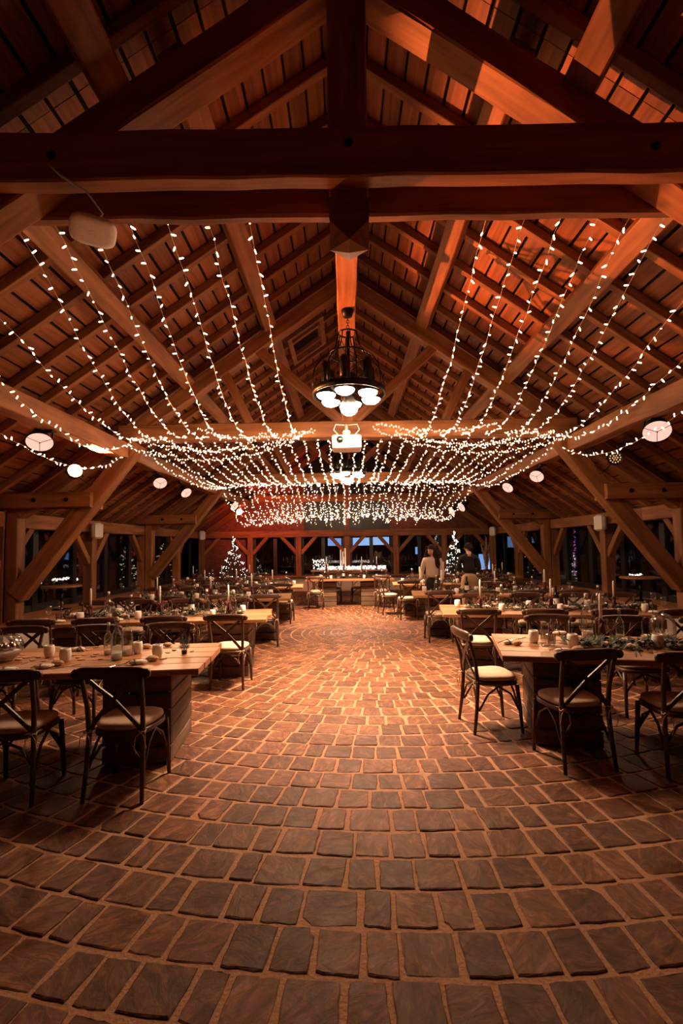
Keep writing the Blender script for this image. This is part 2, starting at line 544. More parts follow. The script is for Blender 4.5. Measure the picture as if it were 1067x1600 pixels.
# ---- ceiling: underlay, boards with open joints, common rafters, purlins
SEND = 7.35
def build_ceiling():
    m = MB()
    for sd in (-1, 1):
        a, b = roofpt(sd, -.21, .29, YB), roofpt(sd, -.21, .29, YF + .2)
        c, d = roofpt(sd, SEND, .29, YF + .2), roofpt(sd, SEND, .29, YB)
        n = Vector((sd * SA, 0, CA)) * 0.03
        m.add([a, b, c, d, a + n, b + n, c + n, d + n], [(0, 1, 2, 3), (7, 6, 5, 4), (0, 4, 5, 1), (1, 5, 6, 2), (2, 6, 7, 3), (3, 7, 4, 0)])
    ce = m.build('ceiling', 'underlay'); struct(ce, 'open boarded timber roof with rafters and purlins')
    bays = [(YB, 3.32), (3.32, 7.57), (7.57, 12.77), (12.77, YF)]
    pitch, bw = 0.215, 0.186
    for sd in (-1, 1):
        upv = (sd * SA, 0, CA)
        for (y0, y1) in bays:
            L = y1 - y0
            vars_ = [timber_mesh(L - .006, bw, .022, max(3, int(L / .9)), .002, .003, 'deck_board', 100 + q) for q in range(4)]
            for k in range(-1, 34):
                s = 0.06 + pitch * (k + .5)
                M = axis_matrix(roofpt(sd, s, .272, y0), roofpt(sd, s, .272, y1), upv)
                link('roof_board', vars_[(k * 7 + int(y1)) % 4], ce, M)
        # common rafters
        rl = [timber_mesh(SEND - .05, .085, .10, 9, .003, .006, 'oak', 300 + q) for q in range(4)]
        y = YB + .25; k = 0
        while y < YF - .1:
            M = axis_matrix(roofpt(sd, .05, .205, y), roofpt(sd, SEND, .205, y), (sd * SA, 0, CA))
            link('common_rafter', rl[k % 4], ce, M)
            y += 0.585; k += 1
        # purlins
        for s in (1.48, 3.06):
            for (y0, y1) in bays[1:]:
                timber('purlin', roofpt(sd, s, .05, y0), roofpt(sd, s, .05, y1), .21, .21, ce, upv, jit=.006)
        timber('purlin', roofpt(sd, 2.0, .05, YB), roofpt(sd, 2.0, .05, 3.32), .23, .21, ce, upv, jit=.006)
        timber('purlin', (X0 + sd * 3.55, YB, 3.17), (X0 + sd * 3.55, T[1] + .12, 3.17), .21, .25, ce, jit=.008, n=14)
        timber('purlin', (X0 + sd * 3.55, T[1] + .12, 3.17), (X0 + sd * 3.55, T[2] + .12, 3.17), .21, .25, ce, jit=.008, n=10)
        timber('purlin', (X0 + sd * 3.55, T[2] + .12, 3.17), (X0 + sd * 3.55, YF, 3.17), .21, .25, ce, jit=.008, n=10)
    timber('ridge_beam', (X0, YB, RTOP + .08), (X0, YF, RTOP + .08), .16, .26, ce, jit=.004, n=14)
    for (y0, y1) in ((T[0] + .26, T[1] + .02), (T[1] + .2, T[2] + .02), (T[2] + .2, T[3])):
        timber('spine_beam', (X0, y0, 4.73), (X0, y1, 4.73), .235, .25, ce, jit=.005)
    return ce
ceiling = build_ceiling()

def bolt(p, parent, d=(0, -1, 0), r=.022):
    m = MB(); x, y, z = frame_z(d)
    Mx = Matrix((x, y, z)).transposed()
    m.lathe([(r * 1.5, -.004), (r * 1.5, .004), (r, .006), (r * .9, .016), (r * .3, .02)], 10, (0, 0, 0), Mx)
    o = m.build('bolt', 'black_metal', parent); o.location = p
    return o

def wall_side_frame(t, y, sd):
    """Raking strut and clasping beams that carry the truss at the wall."""
    xw = X0 + sd * (WX - .16)
    timber('raking_strut', (xw, y + .1, .92), (X0 + sd * 3.34, y + .1, 3.30), .22, .25, t, (0, 1, 0) if False else (-sd * .8, 0, .6), jit=.006)
    for yy in (y - .05, y + .25):
        timber('clasp_beam', (X0 + sd * (WX + .22), yy, 2.40), (X0 + sd * 3.98, yy, 2.40), .09, .24, t, jit=.004)
    for xx in (4.35, 4.85):
        bolt((X0 + sd * xx, y - .097, 2.40), t)

def truss(y, front=False, gable=False):
    t = empty('roof_truss', (0, 0, 0))
    if front:
        d = .25
        for sd in (-1, 1):
            a, b = roofpt(sd, .05, -.125, y + .125), roofpt(sd, 6.35, -.125, y + .125)
            timber('principal_rafter', a, b, .25, .25, t, (sd * SA, 0, CA), jit=.007, bev=.015)
        for (yy, w) in ((y - .065, .13), (y + .295, .09)):
            timber('tie_beam', (X0 - 2.75, yy, 4.245), (X0 + 2.75, yy, 4.245), w, .35, t, jit=.006, bev=.015, n=14)
        kp = timber('king_post', (X0, y + .125, 4.02), (X0, y + .125, RTOP + .1), .275, .25, t, (0, 1, 0), jit=.004)
        m = MB()     # faceted pendant under the king post
        w, dd = .137, .125
        top = [(X0 + i * w, y + .125 + j * dd, 4.02) for (i, j) in ((-1, -1), (1, -1), (1, 1), (-1, 1))]
        mid = [(X0 + i * w, y + .125 + j * dd, 3.86) for (i, j) in ((-1, -1), (1, -1), (1, 1), (-1, 1))]
        lo = [(X0 + i * w, y + .125 + j * dd, 3.74) for (i, j) in ((-1, -1), (1, -1), (1, 1), (-1, 1))]
        m.add([Vector(q) for q in top + mid] + [Vector((X0, y, 3.72)), Vector((X0 + w, y + .125, 3.72)), Vector((X0, y + .25, 3.72)), Vector((X0 - w, y + .125, 3.72)), Vector((X0, y + .125, 3.70))],
              [(0, 1, 5, 4), (1, 2, 6, 5), (2, 3, 7, 6), (3, 0, 4, 7), (4, 5, 8), (5, 6, 9), (6, 7, 10), (7, 4, 11), (4, 8, 11), (5, 9, 8), (6, 10, 9), (7, 11, 10), (8, 9, 12), (9, 10, 12), (10, 11, 12), (11, 8, 12)])
        m.build('pendant', 'oak', t)
        for xx in (0.0, -1.98, 2.05):
            bolt((X0 + xx, y - .135, 4.30 if xx == 0 else 4.24), t, r=.02)
        struct(t, 'nearest roof truss with doubled tie beam and pendant king post')
        return t
    for sd in (-1, 1):
        timber('principal_rafter', roofpt(sd, .05, -.11, y + .1), roofpt(sd, 6.4, -.11, y + .1), .20, .22, t, (sd * SA, 0, CA), jit=.006)
        if not gable:
            timber('king_strut', (X0 + sd * .09, y + .1, 3.60), (X0 + sd * 1.42, y + .1, RTOP - 1.42 * SL - .2), .13, .15, t, (-sd, 0, .7), jit=.004)
            # short strut of the truss between tie and rafter
            timber('queen_strut', (X0 + sd * 1.55, y + .1, 3.58), (X0 + sd * 1.95, y + .1, RTOP - 1.95 * SL - .2), .12, .14, t, (-sd, 0, .2), jit=.003)
            wall_side_frame(t, y, sd)
    timber('tie_beam', (X0 - 3.6, y + .1, 3.445), (X0 + 3.6, y + .1, 3.445), .22, .26, t, jit=.006, n=14)
    timber('king_post', (X0, y + .1, 3.57 if not gable else 2.2), (X0, y + .1, RTOP + .05), .20, .20, t, (0, 1, 0))
    return t
tr0 = truss(T[0], front=True)
struct(truss(T[1]), 'second roof truss, with the projector under its tie beam')
struct(truss(T[2]), 'third roof truss, beyond the projector')
struct(truss(T[3], gable=True), 'end truss standing against the gable wall')

# ---- side walls: low white wall, ledge, posts, wall plate, knee braces, black windows
POSTS = [7.45, 10.05, 12.65, 15.25]
WIN = [0]
def window(x, y0, y1, z0, z1, sd):
    WIN[0] += 1
    w = empty('window_%d' % WIN[0], (x, 0, 0)); struct(w)
    fr = MB(); fw_ = .075
    ym = (y0 + y1) / 2
    for yy in (y0 + fw_ / 2, y1 - fw_ / 2): fr.box((0, yy, (z0 + z1) / 2), (.07, fw_, z1 - z0))
    fr.box((0, ym, (z0 + z1) / 2), (.09, .15, z1 - z0))
    for zz, hh in ((z0 + .06, .12), (z1 - .05, .10)): fr.box((0, (y0 + y1) / 2, zz), (.068, y1 - y0, hh))
    fr.build('window_frame', 'black_frame', w)
    for (a, b) in ((y0 + fw_, ym - .075), (ym + .075, y1 - fw_)):
        p = MB(); p.box((sd * .01, (a + b) / 2, (z0 + z1) / 2 + .01), (.008, b - a, z1 - z0 - .21)); p.build('pane', 'pane_glass', w)
def side_wall(sd):
    m = MB()
    m.box((X0 + sd * (WX + .10), (YB + YF) / 2, LEDGE / 2 - .03), (.5, YF - YB, LEDGE - .06))
    w = m.build('wall_left' if sd < 0 else 'wall_right', 'white_wall'); struct(w, 'low white wall with oak ledge, posts and tall black windows')
    for (a, b) in ((YB, 3.2), (3.2, 7.45), (7.45, 12.65), (12.65, YF)):
        timber('ledge', (X0 + sd * (WX + .13), a, LEDGE - .03), (X0 + sd * (WX + .13), b, LEDGE - .03), .86, .06, w, jit=.002, bev=.01)
    for (a, b) in ((YB, 3.2), (3.2, 8.75), (8.75, 13.95), (13.95, YF)):
        timber('wall_plate', (X0 + sd * (WX + .11), a, 2.12), (X0 + sd * (WX + .11), b, 2.12), .21, .24, w, jit=.005)
    for k, y in enumerate([-.35, 2.25, 4.85] + POSTS):
        xx = X0 + sd * (WX + .11)
        timber('post', (xx, y + .1, LEDGE), (xx, y + .1, 2.0), .2, .2, w, (0, 1, 0))
        if y in (7.45, 12.65):      # the truss posts carry a second timber on the hall side
            timber('post', (X0 + sd * (WX - .10), y + .1, LEDGE), (X0 + sd * (WX - .10), y + .1, 2.28), .19, .2, w, (0, 1, 0))
        for dy in (-1, 1):
            if (y == POSTS[0] and dy < 0 and False): continue
            timber('knee_brace', (xx, y + .1 + dy * .08, 1.36), (xx, y + .1 + dy * .66, 2.02), .12, .13, w, (0, -dy, .9))
    xg = X0 + sd * (WX + .46)
    ys = [4.95, 7.55, 10.15, 12.75, 15.35, 17.8]
    for a, b in zip(ys[:-1], ys[1:]):
        window(xg, a, b, LEDGE, 2.3, sd)
    # solid wall beside and behind the camera, and the strip over the windows
    m = MB(); m.box((X0 + sd * (WX + .5), (YB + 4.95) / 2, 1.42), (.1, 4.95 - YB, 1.8)); m.build('wall_panel', 'brick', w)
    m = MB(); m.box((X0 + sd * (WX + .5), (4.95 + YF) / 2, 2.35), (.08, YF - 4.95, .12)); m.build('fascia', 'black_frame', w)
side_wall(-1); side_wall(1)

# ---- far gable wall
def gable():
    y = T[3] + .02
    m = MB()
    m.box((X0, YF - .05, LEDGE / 2), (11.6, .5, LEDGE))
    w = m.build('wall_back', 'white_wall'); struct(w, 'far gable wall with oak posts, knee braces and dark windows')
    timber('wall_plate', (X0 - WX - .2, y + .1, 2.12), (X0 + WX + .2, y + .1, 2.12), .2, .24, w, n=16)
    timber('ledge', (X0 - WX - .2, y + .16, LEDGE + .03), (X0 + WX + .2, y + .16, LEDGE + .03), .46, .06, w)
    for k, xx in enumerate((-WX - .05, -3.6, -1.8, 0, 1.8, 3.6, WX + .05)):
        timber('post', (X0 + xx, y + .1, LEDGE + .06), (X0 + xx, y + .1, 2.0), .2, .2, w, (0, 1, 0))
        for dx in (-1, 1):
            if abs(xx) > 5 and dx * xx > 0: continue
            timber('knee_brace', (X0 + xx + dx * .08, y + .1, 1.40), (X0 + xx + dx * .64, y + .1, 2.02), .12, .13, w, (-dx, 0, .9))
    # brick infill above the plate and in the corner bays
    zr = lambda x: RTOP + .3 - SL * abs(x)
    for (a, b) in ((-6.0, -1.6), (1.6, 6.0)):
        m = MB(); p = [(a, 2.24), (b, 2.24), (b, zr(b)), (a, zr(a))]
        m.add([Vector((X0 + q[0], yy, q[1])) for yy in (y + .16, y + .34) for q in p], [(0, 1, 2, 3), (7, 6, 5, 4), (0, 4, 5, 1), (1, 5, 6, 2), (2, 6, 7, 3), (3, 7, 4, 0)])
        m.build('brick_infill', 'brick', w)
    m = MB(); p = [(-1.6, 2.24), (1.6, 2.24), (1.6, zr(1.6)), (0, zr(0)), (-1.6, zr(1.6))]
    m.add([Vector((X0 + q[0], yy, q[1])) for yy in (y + .2, y + .26) for q in p], [(0, 1, 2, 3, 4), (9, 8, 7, 6, 5)])
    m.build('dark_glazing', 'black_frame', w)
    m = MB(); m.box((X0 - 4.55, y + .3, 1.25), (1.5, .16, 1.45)); m.build('brick_infill', 'brick', w)
    for (a, b) in ((-3.5, -1.9), (-1.7, -.1), (.1, 1.7), (1.9, 3.5), (3.7, 5.25)):
        WIN[0] += 1
        wn = empty('window_%d' % WIN[0], (X0, y + .26, 0)); struct(wn)
        f = MB()
        z0, z1 = LEDGE, 2.24
        for xx in (a + .04, b - .04): f.box((xx, 0, (z0 + z1) / 2), (.08, .06, z1 - z0))
        f.box(((a + b) / 2, 0, (z0 + z1) / 2), (.13, .07, z1 - z0))
        for zz in (z0 + .06, z1 - .04): f.box(((a + b) / 2, 0, zz), (b - a, .058, .12))
        f.build('window_frame', 'black_frame', wn)
        for (c, d) in ((a + .08, (a + b) / 2 - .065), ((a + b) / 2 + .065, b - .08)):
            p = MB(); p.box(((c + d) / 2, .01, (z0 + z1) / 2 + .01), (d - c, .008, z1 - z0 - .2)); p.build('pane', 'pane_glass', wn)
gable()
m = MB(); m.box((X0, YB - .05, 3.2), (12.4, .1, 6.6)); struct(m.build('wall_front', 'brick'), 'plain brick wall behind the viewpoint')

# roof window on the left slope
def roof_window():
    WIN[0] += 1
    w = empty('window_%d' % WIN[0], (0, 0, 0)); struct(w, 'roof window with pale frame in the left slope')
    y0, y1, s0, s1 = 8.55, 9.75, .42, 1.22
    n = Vector((-SA, 0, CA))
    def slab(a0, a1, b0, b1, p0, p1):
        m = MB()
        q = [roofpt(-1, s, p, y) for p in (p0, p1) for (s, y) in ((a0, b0), (a0, b1), (a1, b1), (a1, b0))]
        m.add(q, [(0, 1, 2, 3), (7, 6, 5, 4), (0, 4, 5, 1), (1, 5, 6, 2), (2, 6, 7, 3), (3, 7, 4, 0)]); return m
    for a in ((s0, s0 + .09, y0, y1), (s1 - .09, s1, y0, y1), (s0 + .09, s1 - .09, y0, y0 + .09), (s0 + .09, s1 - .09, y1 - .09, y1)):
        slab(*a, .10, .25).build('window_frame', 'table_wood', w)
    slab(s0 + .09, s1 - .09, y0 + .09, y1 - .09, .225, .235).build('pane', 'wine_dark', w)
roof_window()

# ================================================================== LAMPS AND THINGS UNDER THE ROOF
def point(name, loc, energy, parent=None, col=WARM, size=.08):
    l = bpy.data.lights.new(name, 'POINT'); l.energy = energy; l.color = col; l.shadow_soft_size = size
    o = bpy.data.objects.new(name, l); COL.objects.link(o); o.location = loc
    if parent is not None: o.parent = parent
    return o
def spot(name, loc, target, energy, angle, parent=None, col=WARM, size=.05, blend=.4):
    l = bpy.data.lights.new(name, 'SPOT'); l.energy = energy; l.color = col; l.shadow_soft_size = size
    l.spot_size = R(angle); l.spot_blend = blend
    o = bpy.data.objects.new(name, l); COL.objects.link(o); o.location = loc
    o.rotation_euler = (Vector(target) - Vector(loc)).to_track_quat('-Z', 'Y').to_euler()
    if parent is not None:
        o.parent = parent; o.matrix_parent_inverse = Matrix.Translation(parent.location).inverted()
    return o

CH_POWER = 2000.0
def chandelier(y, zr, ztop, label, power):
    c = empty('chandelier', (X0 + .01, y, zr))
    top = ztop - zr
    m = MB(); m.lathe([(.0, -.09), (.055, -.085), (.075, -.03), (.08, 0)], 16, (0, 0, top)); m.build('canopy', 'black_metal', c, True)
    ch = MB()
    z = top - .09; k = 0
    while z > top - .30:
        ring = [(math.cos(a) * .016 * (k % 2), math.cos(a) * .016 * ((k + 1) % 2), z - .02 + math.sin(a) * .026) for a in [2 * PI * q / 10 for q in range(11)]]
        ch.tube(ring, .0045, 5); z -= .036; k += 1
    ch.build('chain', 'black_metal', c)
    m = MB(); m.tube([(0, 0, top - .28), (0, 0, .10)], .022, 8); m.lathe([(.02, 0), (.06, .02), (.05, .05), (.02, .10)], 12, (0, 0, .06)); m.build('stem', 'black_metal', c, True)
    def hoop(r, z, w): return [(r * math.cos(2 * PI * q / 36), r * math.sin(2 * PI * q / 36), z) for q in range(37)]
    m = MB(); m.tube(hoop(.12, top - .30, 0), .010, 6); m.build('crown_ring', 'black_metal', c, True)
    m = MB()
    for q in range(36):      # broad flat hoop
        pass
    m.lathe([(.445, -.03), (.46, -.03), (.46, .045), (.445, .045), (.445, -.03)], 40, (0, 0, 0), close=False); m.build('hoop', 'black_metal', c, True)
    m = MB(); m.tube(hoop(.235, .50, 0), .011, 6); m.build('upper_ring', 'black_metal', c, True)
    for q in range(8):
        a = 2 * PI * q / 8 + .2
        pr = [(.452, .04), (.46, .16), (.43, .30), (.35, .42), (.235, .50), (.16, .60), (.12, top - .30)]
        m = MB(); m.tube([(r * math.cos(a), r * math.sin(a), z) for r, z in pr], .008, 6); m.build('cage_bar', 'black_metal', c, True)
    rnd = random.Random(int(y))
    for q in range(5):       # loose twigs of wire wound round the stem
        a0 = rnd.uniform(0, 6.28); m = MB()
        m.tube([((.10 + .10 * math.sin(3 * t)) * math.cos(a0 + 4 * t), (.10 + .10 * math.sin(3 * t)) * math.sin(a0 + 4 * t), .25 + (top - .6) * t) for t in [i / 14 for i in range(15)]], .004, 4)
        m.build('wire_scroll', 'black_metal', c)
    for q in range(6):
        a = 2 * PI * q / 6 + .35
        x, yy = .30 * math.cos(a), .30 * math.sin(a)
        m = MB(); m.lathe([(.03, .10), (.055, .12), (.055, .36), (.035, .40), (.0, .41)], 12, (x, yy, -.02)); m.build('socket', 'black_metal', c, True)
        m = MB(); m.tube([(x, yy, .22), (x * .5, yy * .5, .16), (0, 0, .14)], .012, 6); m.build('arm', 'black_metal', c, True)
        m = MB(); m.lathe([(.025, .10), (.035, .07), (.095, .01), (.119, -.03), (.119, -.034)], 18, (x, yy, -.01), close=False); m.build('reflector', 'black_metal', c, True)
        m = MB(); m.lathe([(.118, -.034), (.105, -.062), (.07, -.085), (.03, -.096), (.0, -.098)], 18, (x, yy, -.01), close=False); m.build('bulb', 'bulb_warm', c, True)
    m = MB(); m.lathe([(.035, .06), (.04, -.02), (.085, -.09), (.108, -.14), (.110, -.15)], 18, (0, 0, 0), close=False); m.build('reflector', 'black_metal', c, True)
    m = MB(); m.lathe([(.109, -.15), (.112, -.18), (.10, -.225), (.07, -.26), (.03, -.278), (0, -.282)], 18, (0, 0, 0), close=False); m.build('bulb', 'bulb_warm', c, True)
    # the reflector bulbs throw their light down in a wide cone
    s = spot('chandelier_beam', (c.location.x, y, zr - .30), (c.location.x, y, 0), CH_POWER * power, 108, None, (1.0, 0.66, 0.42), .30, 1.0)
    s.parent = c; s.location = (0, 0, -.30)
    tag(c, label, 'chandelier', 'chandeliers on the centre line')
    return c
chandelier(5.95, 3.53, 4.605, 'black wrought iron chandelier with glowing globes, in front of the projector', 1.0)
chandelier(11.3, 3.36, 4.605, 'smaller-looking glowing chandelier behind and below the projector', 1.0)

# projector on a white bracket under the second truss
def projector():
    p = empty('projector', (X0 - .02, 7.06, 3.02))
    m = MB(); m.box((0, 0, .115), (.43, .34, .20), bev=.02); m.build('body', 'white_plastic', p)
    m = MB(); m.lathe([(.045, 0), (.05, .012), (.038, .02)], 16, (-.10, -.17, .14), Matrix.Rotation(R(90), 3, 'X')); m.build('lens', 'wine_dark', p, True)
    m = MB(); m.box((0, -.171, .05), (.40, .004, .05)); m.build('vent_panel', 'linen', p)
    m = MB(); m.tube([(0, 0, .21), (0, 0, .30), (0, .12, .42), (0, .28, .42)], .022, 8); m.lathe([(.08, .21), (.08, .225)], 14); m.lathe([(.05, .25), (.065, .28), (.05, .31)], 12); m.build('bracket', 'white_plastic', p, True)
    for sx in (-1, 1):
        m = MB(); m.tube([(sx * .03, .02, .40), (sx * .16, -.02, .40), (sx * .19, -.02, .32), (sx * .12, 0, .24), (sx * .08, .02, .21)], .007, 6); m.build('cable', 'white_plastic', p, True)
    tag(p, 'white projector hung from the second tie beam', 'projector')
projector()

# white wireless access point under the nearest tie beam
def access_point():
    a = empty('access_point', (-1.75, 3.28, 3.86))
    a.rotation_euler = Vector((.06, -.10, -.99)).to_track_quat('-Z', 'Y').to_euler()
    m = MB(); n = 40; vs = []
    def sup(k, r): # rounded square
        t = 2 * PI * k / n; c, s = math.cos(t), math.sin(t)
        return (r * math.copysign(abs(c) ** .55, c), r * math.copysign(abs(s) ** .55, s))
    lv = [(.10, -.022), (.135, -.02), (.15, -.005), (.145, .012), (.10, .02)]
    for r, z in lv:
        for k in range(n): x, y = sup(k, r); vs.append((x, y, z))
    fs = [(l * n + k, l * n + (k + 1) % n, (l + 1) * n + (k + 1) % n, (l + 1) * n + k) for l in range(len(lv) - 1) for k in range(n)]
    fs += [tuple(range(n - 1, -1, -1)), tuple((len(lv) - 1) * n + k for k in range(n))]
    m.add([Vector(v) for v in vs], fs); m.build('shell', 'white_plastic', a, True)
    m = MB(); m.tube([(0, .02, .015), (-.05, .12, .06), (.05, .16, .16), (.20, .18, .20), (.27, .16, .27)], .008, 6); m.build('cable', 'white_plastic', a, True)
    m = MB(); m.lathe([(.03, -.0225), (.03, -.0235)], 20); m.build('status_ring', 'linen', a)
    tag(a, 'white rounded-square wireless access point under the nearest tie beam', 'access point')
access_point()

# theatre-style bell lamps on the low purlins
def bell_lamp(loc, aim, dia, label):
    q = (Vector(aim) - Vector(loc)).to_track_quat('-Z', 'Y').to_matrix()
    L = empty('bell_lamp', loc)
    s = dia / .33
    m = MB(); m.lathe([(.05 * s, .22 * s), (.085 * s, .20 * s), (.11 * s, .12 * s), (.165 * s, 0), (.158 * s, 0), (.105 * s, .115 * s), (.05 * s, .20 * s)], 24, (0, 0, 0), q, close=False)
    m.build('shade', 'black_metal', L, True)
    m = MB(); m.lathe([(.155 * s, .006 * s), (.10 * s, .018 * s), (.0, .022 * s)], 24, (0, 0, 0), q, close=False); m.build('lens', 'lamp_face', L, True)
    for k in range(3):
        a = 2 * PI * k / 3 + .5
        m = MB(); m.tube([q @ Vector((0, 0, -.004)), q @ Vector((.16 * s * math.cos(a), .16 * s * math.sin(a), -.004))], .004 * s, 5); m.build('guard_spoke', 'black_metal', L)
    m = MB(); m.ball(q @ Vector((0, 0, -.005)), .010 * s, 8, 5); m.build('guard_hub', 'black_metal', L)
    m = MB(); m.lathe([(.05 * s, .20 * s), (.055 * s, .30 * s), (.04 * s, .33 * s), (0, .335 * s)], 12, (0, 0, 0), q); m.build('lamp_holder', 'black_metal', L, True)
    zt = 3.05 - loc[2]
    dx = (X0 + math.copysign(3.55, loc[0])) - loc[0]
    hp = q @ Vector((0, 0, .26 * s))
    m = MB()
    for e in (-1, 1):
        sd = q @ Vector((e * .14 * s, 0, .10 * s))
        m.tube([sd, sd * .7 + Vector((dx * .4, 0, .10)), Vector((dx, 0, zt - .03))], .011, 6)
    m.box((dx, 0, zt - .012), (.09, .09, .024)); m.build('yoke', 'black_metal', L)
    m = MB(); m.tube([hp, hp + Vector((dx * .2, .10, .05)), hp + Vector((dx * .6, .16, .02)), Vector((dx, .14, zt))], .007, 6); m.build('cable', 'black_metal', L, True)
    d = (Vector(aim) - Vector(loc)).normalized()
    spot('bell_lamp_beam', Vector(loc) + d * .03, aim, 110, 120, L, (1.0, 0.60, 0.34), .12, .8)
    tag(L, label, 'lamp', 'bell lamps on the low purlins')
for (loc, aim, dia, lb) in (
    ((-3.62, 5.65, 2.90), (-2.55, 4.0, 0.3), .30, 'large bell lamp with round lit face, left-side purlin, closest to the viewer'),
    ((-3.40, 8.8, 2.83), (-2.1, 6.6, 0.6), .25, 'bell lamp on the left-side purlin, first beyond the red-lit spotlight'),
    ((-3.33, 10.05, 2.79), (-1.4, 8.6, 0.8), .24, 'bell lamp on the left-side purlin, second beyond the red-lit spotlight'),
    ((-3.30, 14.3, 2.87), (-1.3, 13.2, 1.5), .30, 'bell lamp on the left-side purlin above the indoor Christmas tree'),
    ((3.66, 5.55, 2.89), (2.6, 3.6, 0.5), .31, 'large bell lamp with round lit face, right-side purlin, closest to the viewer'),
    ((3.50, 8.7, 2.83), (2.0, 6.8, 0.8), .26, 'bell lamp on the right-side purlin, first beyond the LED spotlight'),
    ((3.44, 10.1, 2.80), (1.6, 8.7, 1.0), .25, 'bell lamp on the right-side purlin, second beyond the LED spotlight'),
    ((3.42, 14.1, 2.72), (1.4, 13.2, 1.5), .30, 'bell lamp on the right-side purlin, third beyond the LED spotlight'),
    ((3.42, 15.4, 2.70), (1.4, 14.6, 1.5), .30, 'bell lamp on the right-side purlin, farthest along')):
    bell_lamp(loc, aim, dia, lb)

def par_can(loc, aim, lit, label):
    q = (Vector(aim) - Vector(loc)).to_track_quat('-Z', 'Y').to_matrix()
    L = empty('led_spotlight', loc)
    m = MB(); m.lathe([(.04, .22), (.085, .20), (.105, .12), (.112, 0), (.104, 0), (.098, .012), (0, .012)], 20, (0, 0, 0), q, close=False); m.build('housing', 'black_metal', L, True)
    if lit:
        m = MB(); m.lathe([(.095, .008), (.05, .0), (0, -.002)], 20, (0, 0, 0), q, close=False); m.build('lens', 'par_lit', L, True)
    else:
        for (r, n) in ((.0, 1), (.033, 6), (.07, 12)):
            for k in range(n):
                a = 2 * PI * k / n
                m = MB(); m.ball(q @ Vector((r * math.cos(a), r * math.sin(a), .008)), .011, 8, 5); m.build('led', 'par_dot_glow', L, True)
    m = MB()
    sd = 1 if loc[0] > 0 else -1
    for e in (-1, 1):
        m.tube([q @ Vector((e * .12, 0, .08)), q @ Vector((e * .12, 0, .20)), Vector((0, .16, -.02)), Vector((0, .22, -.06))], .010, 6)
    m.build('yoke', 'black_metal', L)
    m = MB(); m.tube([q @ Vector((0, 0, .2)), Vector((-.05 * sd, .1, -.12)), Vector((-.16 * sd, .14, -.22)), Vector((-.22 * sd, .18, -.08))], .006, 6); m.build('cable', 'black_metal', L, True)
    tag(L, label, 'spotlight')
    return L
pl = par_can((-4.0, 7.08, 2.80), (-.9, 2.6, 3.2), True, 'round LED spotlight glowing orange-red on the left-side strut of the second truss')
par_can((4.05, 7.12, 2.87), (1.5, 3.0, 1.7), False, 'unlit LED spotlight with a honeycomb of small lenses, right-side strut')
spot('par_beam', (-3.84, 6.98, 2.78), (1.25, 4.6, 5.5), 3800, 50, None, (1.0, 0.27, 0.08), .03, .5)
p2 = par_can((-3.38, 15.3, 2.78), (-1.4, 12.0, 2.0), True, 'small LED spotlight glowing red beside the far bell lamp')
spot('par_beam', (-3.3, 15.35, 2.7), (-2.6, 18.0, 2.7), 260, 120, None, (1.0, 0.12, 0.05), .03, .6)

def speaker(loc, rz, label):
    s = empty('wall_speaker', loc, rz)
    m = MB(); m.box((0, 0, 0), (.22, .17, .33), bev=.045); m.build('cabinet', 'white_plastic', s, True)
    m = MB(); m.box((0, -.088, 0), (.17, .01, .27), bev=.004); m.build('grille', 'linen', s)
    m = MB(); m.tube([(0, .06, .05), (0, .20, .05)], .02, 6); m.box((0, .20, .05), (.06, .03, .14)); m.build('bracket', 'black_metal', s)
    tag(s, label, 'speaker', 'white wall speakers')
speaker((X0 - WX + .12, 9.98, 2.02), R(55), 'white rounded wall speaker on the left-side post between the two near trusses')
speaker((X0 - WX + .12, 17.3, 2.10), R(35), 'white rounded wall speaker in the far corner behind the indoor Christmas tree')
speaker((X0 + WX - .14, 9.92, 2.02), R(-55), 'white rounded wall speaker on the right-side post between the two near trusses')
speaker((X0 + WX - .16, 17.1, 2.08), R(-35), 'white rounded wall speaker in the far corner above the pampas grass')

# ---- fairy lights
def bulb_mesh(n, L, r):
    m = MB(); m.lathe([(r * .5, 0), (r, L * .12), (r, L * .8), (r * .55, L)], n); return m
NEAR_BULB = bulb_mesh(6, .040, .0060).mesh('fairy_bulb', 'fairy_bulb')
def catenary(p0, p1, sag, n=26, wob=.0, rnd=None, skew=.5):
    p0, p1 = Vector(p0), Vector(p1); pts = []
    for i in range(n + 1):
        t = i / n
        tt = t ** (math.log(.5) / math.log(skew)) if 0 < t < 1 else t
        p = p0.lerp(p1, t); p.z -= sag * 4 * tt * (1 - tt)
        if rnd and 0 < i < n: p += Vector((rnd.uniform(-wob, wob), rnd.uniform(-wob, wob), rnd.uniform(-wob, wob)))
        pts.append(p)
    return pts
def along(pts, step, start=0.0):
    """Points at equal steps along a polyline with their directions."""
    out = []; need = start
    for a, b in zip(pts[:-1], pts[1:]):
        L = (b - a).length
        while need <= L:
            out.append((a.lerp(b, need / L), (b - a).normalized())); need += step
        need -= L
    return out
FSEED = [40]
